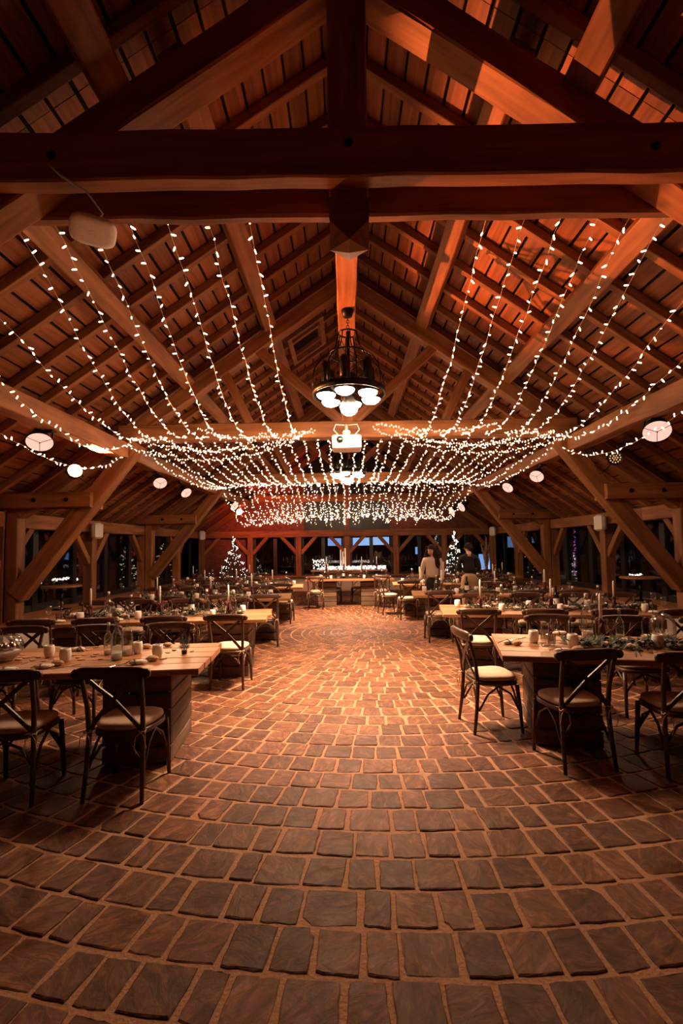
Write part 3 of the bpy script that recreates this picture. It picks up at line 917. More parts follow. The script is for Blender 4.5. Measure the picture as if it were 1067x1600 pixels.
def fairy_string(pts, step, label, group, near=False, wire_r=.0022, scale=1.0, mat='fairy_far', fuzz=0.0):
    FSEED[0] += 1
    rnd = random.Random(FSEED[0])
    s = empty('fairy_light_string', pts[0])
    o = Vector(pts[0])
    w = MB(); w.tube([p - o for p in pts], wire_r, 3 if not near else 4, cap=False); w.build('wire', 'wire_pale', s)
    spots = along(pts, step, rnd.uniform(.01, step))
    allb = MB()
    for (p, d) in spots:
        x, y, z = frame_z(d)
        a = rnd.uniform(0, 6.28)
        dr = (x * math.cos(a) + y * math.sin(a) + d * rnd.uniform(-.2, .8)).normalized()
        ax = frame_z(dr)
        if near:
            Mx = Matrix((ax[0], ax[1], ax[2])).transposed().to_4x4(); Mx.translation = p - o
            link('fairy_bulb', NEAR_BULB, s, Mx)
        else:
            L, r = .036 * scale, .0078 * scale
            q = p - o + dr * L * .5 + Vector((rnd.uniform(-1, 1), rnd.uniform(-1, 1), rnd.uniform(-1, 1))) * fuzz
            allb.add([q - dr * L * .5, q + ax[0] * r, q + ax[1] * r, q - ax[0] * r, q - ax[1] * r, q + dr * L * .5],
                     [(0, 2, 1), (0, 3, 2), (0, 4, 3), (0, 1, 4), (5, 1, 2), (5, 2, 3), (5, 3, 4), (5, 4, 1)])
    if not near: tag(allb.build('bulbs', mat, s), kind='stuff')
    tag(s, label, 'fairy lights', group)
    return s
def fairy_lights():
    rnd = random.Random(77)
    # nearest bay: strands from the doubled tie beam and the rafters to the second truss
    starts = {-1: [-.70, -1.02, -1.33, -1.62, -1.92, -2.20, -2.50, -2.80, -3.15, -3.5], 1: [1.12, 1.42, 1.70, 1.98, 2.23, 2.50, 2.80, 3.12, 3.45]}
    ends = {-1: [-.68, -1.04, -1.42, -1.80, -2.14, -2.45, -2.75, -3.0, -3.25, -3.42], 1: [1.15, 1.5, 1.85, 2.2, 2.5, 2.75, 3.0, 3.22, 3.42]}
    for sd in (-1, 1):
        for k, (a, b) in enumerate(zip(starts[sd], ends[sd])):
            rel = abs(a - X0)
            z0 = 4.12 if rel < 2.62 else RTOP - SL * rel - .38
            p0 = (a, T[0] + .34, z0)
            p1 = (b, T[1] - .02, 3.36 if rel < 3.3 else 3.1)
            pts = catenary(p0, p1, .34 + rnd.uniform(0, .12), 22, .010, rnd, .60)
            fairy_string(pts, .108, 'near-bay fairy-light strand, %s from the king post on the %s' % (ORD[k], 'left-side slope' if sd < 0 else 'right-side slope'), 'fairy-light strands of the nearest bay', near=True)
    # bunched garlands along the second tie beam
    gar = [(-3.45, -.45, 3.25, 3.42, .34), (-3.3, -.7, 3.35, 3.35, .22), (-2.9, -1.2, 3.38, 3.40, .28), (-2.3, -.5, 3.46, 3.44, .14),
           (3.45, .45, 3.25, 3.46, .32), (3.3, .8, 3.35, 3.38, .20), (2.9, 1.0, 3.40, 3.40, .26), (2.4, .5, 3.50, 3.52, .12)]
    gk = {-1: 0, 1: 0}
    for (a, b, za, zb, sag) in gar:
        sd = -1 if a < 0 else 1
        pts = catenary((a, T[1] - .06, za), (b, T[1] - .06, zb), sag, 30, .03, rnd)
        fairy_string(pts, .040, 'garland of bunched fairy lights on the second tie beam, %s on the %s' % (ORD[gk[sd]], 'left-side half' if sd < 0 else 'right-side half'), 'bunched garlands on the second tie beam', scale=1.0, mat='fairy_bulb')
        gk[sd] += 1
    # middle and far bays: close-set strands, sagging between the trusses
    for (ya, yb, nm, zz0, zz1, sg) in ((T[1] + .1, T[2] + .0, 'middle bay', 3.31, 3.30, .20), (T[2] + .12, T[3] - .1, 'far bay', 3.30, 3.05, .62)):
        n = 34
        for k in range(n):
            x = X0 - 3.4 + 6.8 * k / (n - 1) + rnd.uniform(-.02, .02)
            rel = abs(x - X0)
            ed = 0.10 * max(0, rel - 2.6)
            sag = sg * rnd.uniform(.75, 1.25) * (1.0 if rel > .4 or nm == 'far bay' else .8)
            pts = catenary((x, ya, zz0 - ed), (x + rnd.uniform(-.05, .05), yb, zz1 - ed), sag, 16, .015, rnd, .62)
            side = 'left-side' if x < X0 else 'right-side'
            kk = (n // 2 - 1 - k) if x < X0 else k - n // 2
            fairy_string(pts, .13 if nm == 'middle bay' else .15, '%s fairy-light strand, %s from the centre on the %s half' % (nm, ORD[kk], side), 'fairy-light strands of the ' + nm, wire_r=.0016, scale=.95, fuzz=.012 if nm == 'middle bay' else .04)
    # curtains that hang from the third and end tie beams
    for (y, zt, ln, nm) in ((T[2] - .04, 3.30, .40, 'third tie beam'), (T[3] - .06, 3.28, .85, 'end tie beam')):
        for k in range(30):
            x = X0 - 2.55 + 5.1 * k / 29 + rnd.uniform(-.03, .03)
            L = ln * rnd.uniform(.6, 1.1)
            pts = [Vector((x + rnd.uniform(-.015, .015), y + rnd.uniform(-.02, .02), zt - L * q / 5)) for q in range(6)]
            side = 'left-side' if x < X0 else 'right-side'
            kk = (14 - k) if x < X0 else k - 15
            fairy_string(pts, .085, 'hanging fairy-light drop on the %s, %s from the centre, %s half' % (nm, ORD[kk], side), 'fairy-light drops of the ' + nm, wire_r=.0016, scale=.95, fuzz=.03)
fairy_lights()

# ================================================================== TABLES, CHAIRS, TABLEWARE
TZ = 0.735
TAB = {  # key: aisle-end centre x, y, angle of the long axis, direction away from the aisle, length, phrase
    'L1': (-1.11, 4.02, 4, -1, 2.95, 'front left-side table'),
    'L2': (-1.02, 6.45, 4, -1, 2.90, 'second left-side table'),
    'L3': (-1.00, 8.80, 4, -1, 2.90, 'third left-side table'),
    'L4': (-1.00, 11.15, 3, -1, 2.90, 'fourth left-side table'),
    'L5': (-2.05, 13.55, 2, -1, 2.60, 'last left-side table'),
    'R1': (1.31, 4.27, -12, 1, 2.95, 'front right-side table'),
    'R2': (1.29, 6.62, -8, 1, 2.95, 'second right-side table'),
    'R3': (1.22, 8.95, -6, 1, 2.90, 'third right-side table'),
    'R4': (1.10, 11.40, -4, 1, 2.90, 'fourth right-side table'),
    'R5': (2.15, 13.75, -3, 1, 2.70, 'last right-side table'),
    'H': (-1.10, 13.40, 0, 1, 2.40, 'head table'),
}
def tmat(k):
    """Table frame: u from the aisle end outwards, v across (towards the far side), origin on the floor."""
    x, y, a, d, L, ph = TAB[k]
    ca, sa = math.cos(R(a)), math.sin(R(a))
    U = Vector((ca * d, sa * d, 0)); V = Vector((-sa, ca, 0))
    return Vector((x, y, 0)), U, V
def tpos(k, u, v, z=TZ):
    o, U, V = tmat(k)
    return o + U * u + V * v + Vector((0, 0, z))
def trz(k): return R(TAB[k][2])
def table(k):
    x, y, a, d, L, ph = TAB[k]
    o, U, V = tmat(k)
    c = o + U * (L / 2)
    t = empty('banquet_table', c, R(a))
    W = .98; n = 5
    rnd = random.Random(hash(ph) % 1000 if False else len(ph) * 7 + int(y * 10))
    pw = W / n
    for i in range(n):
        me = timber_mesh(L + rnd.uniform(-.02, .02), pw - .004, .045, 8, .0015, .006, 'table_wood', int(y * 100) + i)
        link('plank', me, t, Matrix.Translation((-L / 2, -W / 2 + pw * (i + .5), TZ - .0225)))
    for sx in (-1, 1):      # battens under the planks
        me = timber_mesh(W * .86, .09, .03, 3, .001, .004, 'crate_wood', i)
        link('batten', me, t, Matrix.Translation((sx * L * .30, -W * .43, TZ - .061)) @ Matrix.Rotation(R(90), 4, 'Z'))
    # crate-like pedestals of rough slats
    pl_, pd, ph_ = .50, .62, TZ - .078
    rows = 5; sh = ph_ / rows
    la = timber_mesh(pl_, .022, sh - .016, 3, .003, .004, 'crate_wood', 71)
    lb = timber_mesh(pd - .05, .022, sh - .016, 3, .003, .004, 'crate_wood', 72)
    offs = (L / 2 - .50, -(L / 2 - .50)) if k != 'H' else (.55, -.62)
    for ux in offs:
        p = empty('pedestal', (ux, 0, 0)); p.parent = t
        m = MB()
        for sx in (-1, 1):
            for sy in (-1, 1): m.box((sx * (pl_ / 2 - .045), sy * (pd / 2 - .045), ph_ / 2), (.04, .04, ph_ - .004))
        m.build('corner_post', 'crate_wood', p)
        for r in range(rows):
            z = sh * (r + .5)
            for sy in (-1, 1): link('slat', la, p, Matrix.Translation((-pl_ / 2, sy * (pd / 2 - .011), z)))
            for sx in (-1, 1): link('slat', lb, p, Matrix.Translation((sx * (pl_ / 2 - .011), -pd / 2 + .025, z)) @ Matrix.Rotation(R(90), 4, 'Z'))
    lab = {'L1': 'plank-topped banquet table with wood slices scattered on it, front left-side', 'R1': 'plank-topped banquet table with bare aisle end and chair at its head',
           'H': 'long plank-topped head table in front of the glowing light backdrop'}.get(k, 'plank-topped banquet table on slatted crate pedestals, ' + ph)
    tag(t, lab, 'table', 'plank-topped banquet tables')
    return t
for k in TAB: table(k)

# ---- cross-back bentwood chair
def make_chair():
    c = empty('cross_back_chair')
    # cushion
    m = MB(); n = 28; vs = []
    lv = [(.86, .452), (.97, .458), (1.0, .474), (.97, .492), (.86, .502), (.5, .506)]
    def out(t):
        x = math.copysign(abs(math.cos(t)) ** .62, math.cos(t)); y = math.copysign(abs(math.sin(t)) ** .62, math.sin(t))
        w = .195 + .022 * y
        return x * w, y * .195 + .0
    for s, z in lv:
        for q in range(n):
            x, y = out(2 * PI * q / n); vs.append(Vector((x * s, y * s, z)))
    fs = [(l * n + q, l * n + (q + 1) % n, (l + 1) * n + (q + 1) % n, (l + 1) * n + q) for l in range(len(lv) - 1) for q in range(n)]
    fs += [tuple(range(n - 1, -1, -1)), tuple((len(lv) - 1) * n + q for q in range(n))]
    m.add(vs, fs); m.build('seat_cushion', 'cushion_fabric', c, True)
    m = MB(); vs = []
    for s, z in ((1.0, .415), (1.05, .42), (1.05, .446), (1.0, .452)):
        for q in range(n):
            x, y = out(2 * PI * q / n); vs.append(Vector((x * s, y * s, z)))
    fs = [(l * n + q, l * n + (q + 1) % n, (l + 1) * n + (q + 1) % n, (l + 1) * n + q) for l in range(3) for q in range(n)]
    fs += [tuple(range(n - 1, -1, -1)), tuple(3 * n + q for q in range(n))]
    m.add(vs, fs); m.build('seat', 'chair_wood', c, True)
    for s in (-1, 1):
        m = MB(); m.tube([(s * .192, .165, .42), (s * .196, .185, .22), (s * .202, .20, 0)], [.019, .018, .014], 8); m.build('leg', 'chair_wood', c, True)
        # rear leg and back post in one bentwood sweep
        m = MB(); m.tube([(s * .198, -.235, 0), (s * .188, -.205, .22), (s * .182, -.188, .43), (s * .188, -.205, .62), (s * .198, -.252, .80), (s * .203, -.275, .862)],
                         [.014, .017, .018, .017, .016, .015], 8); m.build('leg', 'chair_wood', c, True)
    m = MB(); pts = []
    n = 12; vs = []
    for q in range(n + 1):   # broad curved top rail with rounded, scrolled ends
        t = -1 + 2 * q / n
        x = t * .238; y = -.272 - .035 * (1 - t * t) + .012
        hh = .042 * (1 - .42 * max(0, abs(t) - .8) / .2)
        th = .013
        zc = .862 + .006 * (1 - t * t)
        for k_ in range(8):
            a = 2 * PI * k_ / 8 + PI / 8
            vs.append(Vector((x, y + th * math.cos(a) * 1.05, zc + hh * math.copysign(abs(math.sin(a)) ** .6, math.sin(a)))))
    fs = [(q * 8 + k_, q * 8 + (k_ + 1) % 8, (q + 1) * 8 + (k_ + 1) % 8, (q + 1) * 8 + k_) for q in range(n) for k_ in range(8)]
    fs += [tuple(range(7, -1, -1)), tuple(n * 8 + k_ for k_ in range(8))]
    m.add(vs, fs)
    for s in (-1, 1): m.lathe([(.0, -.016), (.030, -.016), (.034, 0), (.030, .016), (0, .016)], 12, (s * .232, -.262, .858), Matrix.Rotation(R(90), 3, 'X'))
    m.build('top_rail', 'chair_wood', c, True)
    for s in (-1, 1):
        m = MB()
        pp = [(s * -.182, -.186, .455), (s * -.10, -.205 - .012, .565), (0, -.232 - .004 * s, .675), (s * .10, -.252, .765), (s * .178, -.258, .835)]
        # flat slat
        vs = []
        for q, p in enumerate(pp):
            p = Vector(p); d = (Vector(pp[min(q + 1, 4)]) - Vector(pp[max(q - 1, 0)])).normalized()
            nrm = Vector((0, -1, -.2)).normalized(); sd = d.cross(nrm).normalized()
            for (a, b) in ((1, 1), (-1, 1), (-1, -1), (1, -1)): vs.append(p + sd * .015 * a + nrm * .0055 * b)
        fs = [(q * 4 + k_, q * 4 + (k_ + 1) % 4, (q + 1) * 4 + (k_ + 1) % 4, (q + 1) * 4 + k_) for q in range(4) for k_ in range(4)] + [(3, 2, 1, 0), (16, 17, 18, 19)]
        m.add(vs, fs); m.build('cross_slat', 'chair_wood', c)
    for s in (-1, 1):        # bentwood arches under the seat
        m = MB(); m.tube([(s * .195, .175, .20), (s * .185, .11, .34), (s * .18, 0, .405), (s * .182, -.10, .34), (s * .187, -.185, .20)], .010, 6); m.build('arched_brace', 'chair_wood', c, True)
    for (yy, zz) in ((.172, 0), (-.192, 0)):
        m = MB(); m.tube([(-.19, yy, .22), (-.10, yy * .98, .36), (0, yy * .97, .405), (.10, yy * .98, .36), (.19, yy, .22)], .010, 6); m.build('arched_brace', 'chair_wood', c, True)
    rnd = random.Random(3)
    for s in (-1, 1):        # cushion ties knotted round the back posts
        m = MB()
        b = Vector((s * .185, -.206, .46))
        m.tube([b + Vector((.022 * math.cos(a), .022 * math.sin(a), rnd.uniform(-.008, .008))) for a in [2 * PI * q / 10 for q in range(11)]], .004, 4)
        for e in (-1, 1):
            m.tube([b + Vector((0, -.02, 0)), b + Vector((e * .03, -.035, -.03)), b + Vector((e * .04, -.03, -.10)), b + Vector((e * .028, -.02, -.15))], .0028, 4)
        m.build('cushion_tie', 'tie_cord', c)
    return c
CHAIR = make_chair()
used = [False]
CR = random.Random(9)
def put_chair(pos, rz, label, group):
    if used[0]: o = copy_tree(CHAIR)
    else: o = CHAIR; used[0] = True
    o.location = pos; o.rotation_euler = (0, 0, rz); o.scale = (.97, .97, .955)
    tag(o, label, 'chair', group)
    return o
NEARU = {k: [.40, 1.13, 1.86, 2.55] for k in TAB}
FARU = {k: [.62, 1.34, 2.06, 2.66] for k in TAB}
NEARU['H'] = [.30, 2.05]; FARU['H'] = [.75, 1.45]
FARU['R3'] = [1.60, 2.30]; NEARU['R4'] = [.30, 2.2, 2.7]
NEARU['L5'] = [.35, 1.05, 1.8]; FARU['L5'] = [.5, 1.3, 2.1]; NEARU['R5'] = [.35, 1.05, 1.8]; FARU['R5'] = [.5, 1.3, 2.1]
for k in TAB:
    ph = TAB[k][5]
    for i, u in enumerate(NEARU[k]):
        p = tpos(k, u, -.66 - CR.uniform(0, .04), 0)
        rz = trz(k) + R(CR.uniform(-7, 7))
        if k == 'R1' and i == 0: p = Vector((1.66, 3.66, 0)); rz = R(7)
        if k == 'R1' and i == 1: p = Vector((2.36, 3.52, 0)); rz = R(-6)
        if k == 'L1' and i == 0: p = Vector((-1.50, 3.36, 0)); rz = R(-2)
        if k == 'L1' and i == 1: p = Vector((-2.22, 3.32, 0)); rz = R(6)
        put_chair(p, rz, 'cross-back chair facing away, %s from the aisle, %s' % (ORD[i], ph), 'cross-back chairs at the tables')
    for i, u in enumerate(FARU[k]):
        p = tpos(k, u, .66 + CR.uniform(0, .05), 0)
        put_chair(p, trz(k) + PI + R(CR.uniform(-7, 7)), 'cross-back chair facing the viewer, %s from the aisle, %s' % (ORD[i], ph), 'cross-back chairs at the tables')
put_chair((1.27, 4.35, 0), R(-90 + 6), 'cross-back chair seen side-on at the aisle end of the front right-side table', 'cross-back chairs at the tables')
put_chair((1.02, 11.55, 0), R(-90 + 14), 'cross-back chair turned to the aisle end of the fourth right-side table', 'cross-back chairs at the tables')

# ---- tableware prototypes: each a function that returns a fresh prototype root
def bottle_clear(mat):
    b = empty('glass_bottle')
    m = MB()
    pr = [(.0, .002), (.036, .002), (.040, .012)]
    for q in range(9): pr.append((.039 + (.0022 if q % 2 else 0), .03 + q * .016))
    pr += [(.038, .18), (.026, .205), (.014, .225), (.012, .27), (.016, .275), (.016, .285), (.011, .288)]
    m.lathe(pr, 16, close=False); m.build('bottle_body', 'clear_glass', b, True)
    m = MB(); m.lathe([(.013, .284), (.014, .312), (.0, .314)], 10); m.build('stopper', 'salt', b, True)
    m = MB(); m.lathe([(.0, .004), (.035, .006), (.036, .05), (.0, .055)], 12); m.build('filling', mat, b, True)
    return b
def wine_bottle():
    b = empty('wine_bottle')
    m = MB(); m.lathe([(.0, 0), (.036, 0), (.038, .006), (.038, .17), (.03, .20), (.015, .22), (.0145, .29), (.016, .292), (.016, .305), (0, .306)], 16); m.build('bottle_body', 'wine_dark', b, True)
    m = MB(); m.lathe([(.0386, .06), (.0386, .14)], 16, close=False); m.build('paper_label', 'paper', b, True)
    return b
def candlestick():
    b = empty('candlestick')
    m = MB(); m.lathe([(0, 0), (.038, 0), (.034, .014), (.022, .03), (.026, .06), (.020, .12), (.024, .15), (.020, .158), (0, .158)], 14); m.build('holder', 'dark_red', b, True)
    m = MB(); m.lathe([(.012, .155), (.0115, .33), (.009, .36), (.0, .366)], 10); m.build('candle', 'candle_wax', b, True)
    m = MB()
    for s in (-1, 1): m.tube([(0, -.024, .14), (s * .035, -.04, .10), (s * .05, -.045, .03), (s * .055, -.05, .004)], [.006, .010, .009, .004], 5, flat=.4)
    for s in (-1, 1): m.tube([(0, -.026, .14), (s * .03, -.035, .165), (s * .035, -.035, .14), (0, -.028, .135)], .006, 5)
    m.build('ribbon', 'dark_red', b)
    return b
def votive():
    b = empty('votive_cup')
    m = MB(); m.lathe([(0, 0), (.026, 0), (.036, .02), (.041, .05), (.038, .085), (.034, .098), (.031, .098), (.035, .082), (.037, .05), (.03, .02), (0, .014)], 18); m.build('cup', 'frosted_cup', b, True)
    m = MB(); m.lathe([(0, .014), (.028, .02), (.0285, .04), (0, .042)], 12); m.build('tealight', 'candle_wax', b, True)
    return b
def wine_glass():
    b = empty('wine_glass')
    m = MB(); m.lathe([(.0, 0), (.033, 0), (.034, .003), (.006, .008), (.004, .012), (.004, .08), (.007, .086)], 14); m.build('stem', 'clear_glass', b, True)
    m = MB(); m.lathe([(.006, .086), (.025, .10), (.036, .125), (.037, .15), (.031, .19), (.0305, .191)], 16, close=False); m.build('bowl', 'clear_glass', b, True)
    return b
def tumbler():
    b = empty('water_tumbler')
    m = MB(); m.lathe([(0, 0), (.030, 0), (.031, .012), (.036, .09), (.035, .091), (.029, .014), (0, .012)], 16); m.build('glass_wall', 'clear_glass', b, True)
    return b
def napkin():
    b = empty('napkin')
    m = MB(); m.ball((0, 0, .017), .06, 14, 7, (1.0, .5, .30)); m.ball((.035, .018, .016), .034, 10, 6, (1.1, .55, .44)); m.build('folded_cloth', 'linen', b, True)
    m = MB(); m.tube([(-.012, -.034, .004), (-.012, -.026, .026), (-.012, 0, .037), (-.012, .026, .026), (-.012, .034, .004)], .009, 6, flat=.4); m.tube([(-.012, 0, .037), (-.05, .03, .024), (-.085, .045, .006)], .007, 5, flat=.4); m.build('ribbon', 'dark_red', b, True)
    return b
def roll():
    b = empty('bread_roll')
    m = MB(); m.ball((0, 0, .021), .05, 14, 8, (1.0, .62, .42)); m.build('crust', 'bread', b, True)
    m = MB(); m.tube([(-.03, 0, .040), (0, .003, .0415), (.03, -.002, .040)], .004, 5); m.build('scored_top', 'linen', b)
    return b
def fork():
    b = empty('fork')
    m = MB(); m.box((0, -.045, .004), (.010, .12, .004), bev=.001); m.build('handle', 'steel', b)
    m = MB(); m.box((0, .03, .004), (.020, .03, .003))
    for q in range(4): m.box((-.0085 + q * .0057, .067, .004), (.003, .045, .003))
    m.build('tines', 'steel', b)
    return b
def knife():
    b = empty('knife')
    m = MB(); m.box((0, -.06, .004), (.012, .09, .006), bev=.002); m.build('handle', 'steel', b)
    m = MB(); m.add([Vector(q) for q in ((-.007, -.015, .001), (.007, -.015, .001), (.007, .09, .001), (-.005, .105, .001), (-.007, -.015, .004), (.007, -.015, .004), (.007, .09, .004), (-.005, .105, .004))],
                    [(3, 2, 1, 0), (4, 5, 6, 7), (0, 1, 5, 4), (1, 2, 6, 5), (2, 3, 7, 6), (3, 0, 4, 7)]); m.build('blade', 'steel', b)
    return b
def flower():
    b = empty('pale_rose')
    m = MB(); rnd = random.Random(2)
    for ring, (r, z, n) in enumerate(((.012, .040, 4), (.022, .034, 6), (.030, .026, 8))):
        for q in range(n):
            a = 2 * PI * q / n + ring
            m.blade((r * .2 * math.cos(a), r * .2 * math.sin(a), .012), (math.cos(a), math.sin(a), 1.3 - ring * .4), .036, .014)
    m.ball((0, 0, .024), .016, 8, 5); m.build('petals', 'petal', b)
    m = MB()
    for q in range(3): m.blade((0, 0, .006), (math.cos(q * 2.1), math.sin(q * 2.1), .15), .05, .012)
    m.build('leaves', 'leaf_green', b)
    return b
PROTO = {}
COUNT = {}
ITEMS = []
def put(kind, maker, pos, rz=0.0, scale=1.0):
    if kind not in PROTO:
        PROTO[kind] = maker(); o = PROTO[kind]
    else:
        o = copy_tree(PROTO[kind])
    o.location = pos; o.rotation_euler = (0, 0, rz); o.scale = (scale,) * 3
    return o
def garland(k, u0, u1, wide, dens, seed):
    """A runner of greenery down the middle of the table."""
    rnd = random.Random(seed)
    o, U, V = tmat(k)
    root = empty('greenery_runner', tpos(k, (u0 + u1) / 2, 0))
    c = root.location.copy()
    m = MB(); n = int((u1 - u0) * dens)
    for q in range(n):
        u = u0 + (u1 - u0) * rnd.random(); v = rnd.gauss(0, wide * .45)
        z = max(.002, .045 * math.exp(-(v / wide) ** 2) * rnd.random() + .004)
        p = tpos(k, u, v) - c + Vector((0, 0, z))
        a = rnd.uniform(0, 6.28)
        m.blade(p, (math.cos(a), math.sin(a), rnd.uniform(.0, .9)), rnd.uniform(.05, .10), rnd.uniform(.008, .02))
    tag(m.build('leaves', 'leaf_green', root), kind='stuff')
    m = MB(); m.tube([tpos(k, u0 + (u1 - u0) * q / 14, rnd.uniform(-.02, .02)) - c + Vector((0, 0, .008)) for q in range(15)], .005, 5); m.build('stem', 'crate_wood', root)
    tag(root, 'dark green foliage runner along the middle of the ' + TAB[k][5], 'garland', 'foliage runners on the tables')

NOUN = {'glass_bottle': ('clear ribbed glass bottle', 'bottle'), 'wine_bottle': ('dark wine bottle', 'bottle'), 'candlestick': ('white taper candle in dark red holder', 'candle'),
        'votive_cup': ('white frosted votive cup', 'votive'), 'wine_glass': ('clear stemmed wine glass', 'glass'), 'water_tumbler': ('clear water tumbler', 'glass'), 'napkin': ('folded white napkin with dark red ribbon', 'napkin'),
        'bread_roll': ('pale oval bread roll', 'bread roll'), 'fork': ('steel fork', 'fork'), 'knife': ('steel knife', 'knife'), 'pale_rose': ('pale rose bloom in the greenery', 'flower')}
PLUR = {'glass_bottle': 'clear glass bottles', 'wine_bottle': 'wine bottles', 'candlestick': 'taper candles', 'votive_cup': 'white votive cups', 'wine_glass': 'wine glasses', 'water_tumbler': 'water tumblers',
        'napkin': 'beribboned napkins', 'bread_roll': 'bread rolls', 'fork': 'forks', 'knife': 'knives', 'pale_rose': 'rose blooms'}
def settle(k, items):
    """Place the things of one table and describe each by its turn from the aisle end."""
    by = {}
    for it in items: by.setdefault(it[0], []).append(it)
    for kind, L in by.items():
        sides = {}
        for it in L:
            sides.setdefault('near edge' if it[3] < -.16 else ('far edge' if it[3] > .16 else 'middle'), []).append(it)
        for sname, S in sides.items():
            S.sort(key=lambda q: q[2])
            for i, (kd, mk, u, v, rz, sc) in enumerate(S):
                o = put(kd, mk, tpos(k, u, v), trz(k) + rz, sc)
                noun, cat = NOUN[kd]
                lab = noun + (' on the %s of the %s' % (sname, TAB[k][5]) if len(S) == 1 else ', %s from the aisle, %s, %s' % (ORD[min(i, 19)], sname, TAB[k][5]))
                tag(o, lab, cat, PLUR[kd] + ' on the tables')
def uv_of(k, px, py):
    """Where a line of sight through a photo point meets the table top: used once to read off the layout."""
    d = fw + rt * ((px - 539.38) / FPX) - up * ((py - 815.7) / FPX)
    t = (TZ - EYE) / d.z
    p = Vector((0, 0, EYE)) + d * t
    o, U, V = tmat(k)
    q = p - Vector((o.x, o.y, TZ))
    return q.dot(U), q.dot(V)

bt_c = lambda: bottle_clear('petal')
def generic(k, seed, full=True):
    rnd = random.Random(seed); L = TAB[k][4]; it = []
    def a(kind, mk, u, v, rz=None, sc=1.0):
        for q in it:      # keep things clear of each other
            if (q[2] - u) ** 2 + (q[3] - v) ** 2 < .085 ** 2: u += .10
        if u > L - .06 or u < .05: return
        it.append((kind, mk, u, v, rnd.uniform(0, 6.28) if rz is None else rz, sc))
    for q, u in enumerate((.62, 1.5, 2.3)):
        a('candlestick', candlestick, u + rnd.uniform(-.1, .1), rnd.uniform(-.05, .05), rnd.uniform(-.4, .4), rnd.uniform(1.0, 1.15))
    for q, u in enumerate((.45, .85, 1.75, 2.05)):
        a('glass_bottle', bt_c, u + rnd.uniform(-.08, .08), rnd.uniform(-.12, .12), None, rnd.uniform(.9, 1.1))
    a('wine_bottle', wine_bottle, 1.25 + rnd.uniform(-.3, .3), rnd.uniform(-.1, .1))
    for q in range(6): a('votive_cup', votive, .3 + q * .42 + rnd.uniform(-.1, .1), (-1) ** q * rnd.uniform(.17, .22), None, rnd.uniform(.9, 1.05))
    for q in range(9): a('pale_rose', flower, .42 + q * .25 + rnd.uniform(-.1, .1), rnd.uniform(-.15, .15), None, rnd.uniform(1.1, 1.8))
    for s, us in ((-1, NEARU[k]), (1, FARU[k])):
        for u in us:
            f = 0 if s < 0 else PI
            a('napkin', napkin, u - .02, s * .36, f + rnd.uniform(-.5, .5), 1.05)
            a('bread_roll', roll, u + .16, s * .37, f + rnd.uniform(-.5, .5), rnd.uniform(.85, 1.05))
            a('wine_glass', wine_glass, u + .15, s * .25, None, 1.0)
            a('water_tumbler', tumbler, u + .05, s * .22, None, 1.0)
    settle(k, it)
    garland(k, .35, L - .25, .16, 300, seed)
generic('L2', 21); generic('L3', 22); generic('L4', 23); generic('L5', 24)
generic('R2', 31); generic('R3', 32); generic('R4', 33); generic('R5', 34); generic('H', 41)

